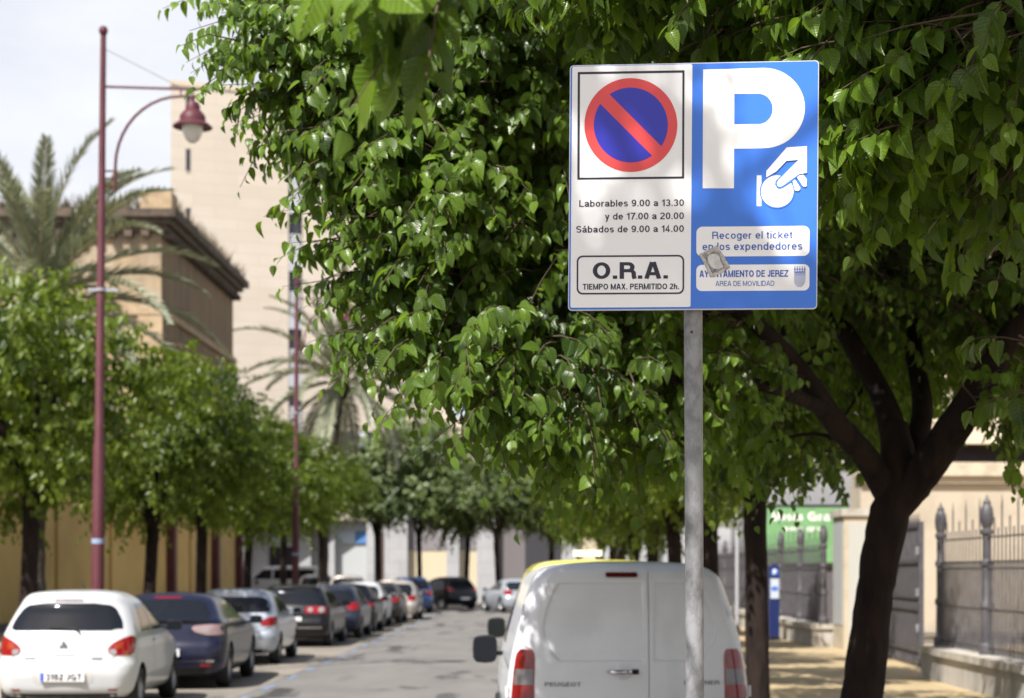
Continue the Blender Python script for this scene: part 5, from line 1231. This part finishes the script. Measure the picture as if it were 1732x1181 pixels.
# ------------------------------------------------------------------ fences, gate, buildings beside the sunlit pavement
M_lowwall = mat('low_wall_stone', (.42, .40, .37), .9, noise=(1.6, (.24, .225, .21), .45, .68, (1, 1, .3)), bump=(8, .2))
M_cap = mat('wall_cap', (.45, .42, .37), .9, noise=(3, (.30, .27, .23), .4, .7))
def fence(name_l, wall_l, x, y0, y1, pitch, dense):
    lw = thing('low_wall', wall_l, 'wall', (x, y0, .0))
    box('wall_face', -.15, .45, 0, y1 - y0, .0, .50, M_lowwall, lw); box('coping', -.20, .50, -.05, y1 - y0 + .05, .50, .60, M_cap, lw)
    root = thing('iron_fence', name_l, 'fence', (x + .12, y0, .60), 0, 'iron fences on low walls')
    n = int(round((y1 - y0 - .3) / pitch))
    ys = [.15 + i * (y1 - y0 - .3) / n for i in range(n + 1)]
    for y in ys:
        MB().lathe([(.11, .002), (.11, .12), (.075, .16), (.07, .62), (.09, .64), (.09, .70), (.066, .74), (.066, 1.20), (.088, 1.22), (.088, 1.27), (.064, 1.30), (.062, 1.62), (.085, 1.65), (.085, 1.70), (.058, 1.72), (.085, 1.80), (.092, 1.90), (.078, 2.0), (.05, 2.05), (.055, 2.08), (.025, 2.12), (.0, 2.19)], (0, y, 0), 14).build('fence_post', M_iron, root, 'auto')
    for a, b_ in zip(ys[:-1], ys[1:]):
        m = MB(); k = int((b_ - a) / .19)
        for z in (.10, .62, 1.18, 1.27, 1.60): m.box(-.012, .012, a + .06, b_ - .06, z - .011, z + .011)
        for i in range(1, k):
            y = a + (b_ - a) * i / k; tall = i % 4 == 2; m.tube([(0, y, .02), (0, y, 1.98 if tall else (1.86 if i % 2 == 0 else 1.72))], [.013, .011], 6)
            if tall: m.tube([(0, y, 1.98), (0, y, 2.16)], [.014, .002], 6)
            if dense:
                m.tube([(0, y + .095, .02), (0, y + .095, 1.26)], .010, 4)
        m.build('railing_panel', M_iron, root)
    return root
fence('iron railings on low wall nearest the picture edge, spearheads against cream', 'stained low stone wall under the nearest iron railings', 6.0, 15.2, 26.2, 2.72, True)
fence('farther iron railings behind the parking meter, green banner showing through', 'low stone wall under the farther railings beside the parking meter', 6.0, 36.6, 66, 3.2, True)
def gate():
    root = thing('iron_gate', 'dark iron gate leaf standing between trunk and cream wall', 'gate', (6.42, 28.7, .12), R(-2))
    f = MB().box(-.04, .04, 0, .09, 0, 2.45).box(-.04, .04, 3.2, 3.29, 0, 2.45)
    for z in (.04, .25, .95, 1.15, 1.75, 2.36): f.box(-.03, .03, .09, 3.2, z, z + .06)
    f.build('gate_frame', M_iron, root)
    b = MB()
    for i in range(1, 27): y = .09 + i * 3.11 / 27; b.tube([(0, y, .05), (0, y, 2.4)], .011, 6); b.tube([(0, y, 2.4), (0, y, 2.6)], [.014, .002], 5)
    b.build('gate_bars', M_iron, root)
    box('gate_sheet', -.004, .004, .1, 3.19, .31, 1.74, mat('gate_sheet', (.085, .08, .09), .6), root)
    bb = MB()
    for z in (.6, 1.2, 1.9): bb.lathe([(.03, 0), (.03, .12), (.0, .13)], (-.06, .04, z), 10)
    bb.build('hinge', M_galv, root)
gate()
def pier():
    root = thing('gate_pier', 'cream gate pillar with a pale panel between trunk and railings', 'gate pillar', (6.28, 35.2, .12))
    M_c = mat('cream_plaster', (.45, .39, .30), .9, noise=(2, (.34, .29, .22), .45, .7))
    box('shaft', 0, .75, 0, 1.3, 0, 2.75, M_c, root); box('cap', -.06, .81, -.06, 1.36, 2.75, 2.9, M_cap, root)
    box('pale_panel', -.012, -.001, .12, 1.18, .5, 2.65, mat('pale_panel', (.36, .38, .39), .6), root)
    box('front_panel', .10, .48, -.012, -.001, .25, 2.6, mat('pale_panel2', (.40, .40, .37), .6), root)
    bb = MB()
    for z in (.9, 1.75): bb.box(.49, .56, -.05, -.001, z, z + .06)
    bb.build('hinge', M_galv, root)
pier()
def cream_building():
    Y0 = 38.0; s = F / Y0; Z = lambda py: HC - (py - YH) / s
    root = thing('cream_building', 'cream building with dark louvred band behind the iron railings', 'building', (7.15, Y0, 0))
    M_w = mat('cream_wall_render', (.44, .38, .30), .9, noise=(.9, (.34, .29, .225), .45, .72), bump=(10, .08))
    box('wall', 0, 22, 0, .5, 0, Z(806), M_w, root); box('ledge', -.1, 22, -.22, .5, Z(806), Z(783), mat('ledge_stone', (.50, .43, .33), .9, noise=(3, (.32, .27, .2), .45, .7)), root)
    box('ledge_moulding', -.04, 22, -.12, -.002, Z(818), Z(806) - .004, M_w, root)
    box('louvre_back', 0, 22, .20, .5, Z(783), Z(752), M_ink, root)
    b = MB(); n = 11
    for i in range(n):
        z = Z(783) + (Z(752) - Z(783)) * i / n; b.add([(0.1, .02, z), (22, .02, z), (22, .14, z + .05), (.1, .14, z + .05)], [(0, 1, 2, 3)])
    b.build('louvre_band', mat('louvre_brown', (.13, .11, .11), .6), root)
    box('fascia', -.1, 22, -.25, .5, Z(752), Z(733), mat('fascia_cream', (.58, .50, .39), .9), root)
    b = MB()
    for i in range(60): x = .2 + i * .36; b.box(x, x + .14, -.18, -.04, Z(733) + .002, Z(715))
    b.box(-.1, 22, -.22, 0, Z(715), Z(706)).build('balustrade', mat('fascia_cream'), root)
    box('upper_wall', 0, 22, .8, 1.2, Z(733) + .002, 11, M_w, root)
    for i in range(5):
        x = 2.2 + i * 3.4
        w = MB().box(x - .1, x, .70, .799, 5.9, 8.3).box(x + 1.3, x + 1.4, .70, .799, 5.9, 8.3).box(x - .2, x + 1.5, .64, .799, 8.3, 8.5).build('window', mat('fascia_cream'), root)
        box('pane', x, x + 1.3, .76, .796, 5.9, 8.3, M_pane, w)
    box('flank_wall', 0, .4, .502, 1.2, 0, Z(752), M_w, root)
    box('plinth', -.03, 22, -.05, -.001, 0, .22, mat('plinth_grey'), root)
    MB().tube([(.1, -.08, .36), (8, -.08, .36)], .035, 8).build('pipe', mat('plinth_grey'), root)
cream_building()
def grey_shed():
    root = thing('grey_building', 'pale grey low building carrying the green banner', 'building', (6.75, 52, 0))
    box('wall', 0, 14, 0, 8, 0, 4.9, mat('pale_grey_render', (.27, .27, .285), .9, noise=(1, (.21, .21, .22), .4, .7)), root)
    box('parapet', -.1, 14, -.1, 8.1, 4.9, 5.2, M_cap, root); box('dark_dado', .02, 14, -.04, -.001, 0, 1.85, mat('dado_dark', (.09, .085, .095), .8), root)
    for x in (3.2, 7.0): box('window', x, x + 1.6, -.05, -.002, 2.4, 4.0, M_pane, root)
grey_shed()
def banner():
    d = 51.8; s = F / d; Z = lambda py: HC - (py - YH) / s; X = lambda px: (px - CX) / s
    root = thing('banner', 'green advertising banner with white lettering behind the railings', 'banner', (0, d, 0))
    x0, x1 = X(1296), X(1436); z0, z1 = Z(952), Z(857)
    box('cloth', x0, x1, -.03, .0, z0, z1, mat('banner_green', (.17, .35, .16), .6, noise=(2, (.14, .30, .13), .4, .6)), root)
    mw = mat('banner_white', (.75, .78, .72), .6)
    def wd(t_, xa, xb, ya, yb, bold=.02):
        pv, f = fit_text(t_, X(xa), X(xb), Z(yb), Z(ya), bold); mesh_obj('lettering', [(a, -.034 - e * .002, b) for a, b, e in pv], f, mw, root)
    wd('Mesas', 1306, 1358, 866, 881, .035); wd('Gra', 1366, 1404, 866, 881, .035); wd('para', 1326, 1358, 889, 898, .02); wd('gru', 1364, 1392, 889, 898, .02)
    box('top_bar', x0, x1, -.05, .02, z1, z1 + .06, M_ink, root)
banner()
def meter():
    root = thing('parking_meter', 'dark blue parking ticket machine with white P at the railings', 'parking meter', (5.52, 40.0, .12), R(2))
    mb_ = mat('meter_blue', (.010, .020, .10), .4); 
    box('cabinet', -.115, .115, 0, .26, .0, 1.68, mb_, root); MB().lathe([(.115, -0.002), (.115, .26)], (0, 0, 1.66), 24, 'y').poly([(.115 * math.cos(a * .2618), 0, 1.66 + .115 * math.sin(a * .2618)) for a in range(24)]).build('rounded_top', mb_, root)
    MB().poly([(.085 * math.cos(a * .2618), -.006, 1.60 + .085 * math.sin(a * .2618)) for a in range(24)]).build('p_disc', mat('meter_sign', (.06, .16, .55), .4), root)
    pv, f = fit_text('P', -.04, .045, 1.545, 1.66, .04); mesh_obj('letter_p', [(a, -.010 - e * .001, b) for a, b, e in pv], f, M_white, root)
    box('screen_panel', -.10, .10, -.012, -.001, .98, 1.44, mat('meter_pale', (.50, .55, .62), .4), root)
    box('notice', -.075, .075, -.016, -.0125, 1.16, 1.26, mat('meter_sign'), root)
    box('base', -.13, .13, -.02, .28, 0, .08, M_black, root)
meter()
def light_pole():
    root = thing('utility_pole', 'thin pale pole at the far railings, seen beside the slim trunk', 'pole', (5.4, 46.5, .12))
    MB().tube([(0, 0, 0), (0, 0, 3.4)], .045, 12).build('shaft', mat('pole_grey', (.42, .43, .45), .5), root, 'auto'); MB().lathe([(.10, 0), (.10, .04), (.05, .12)], (0, 0, 0), 14).build('foot', M_iron, root)
light_pole()
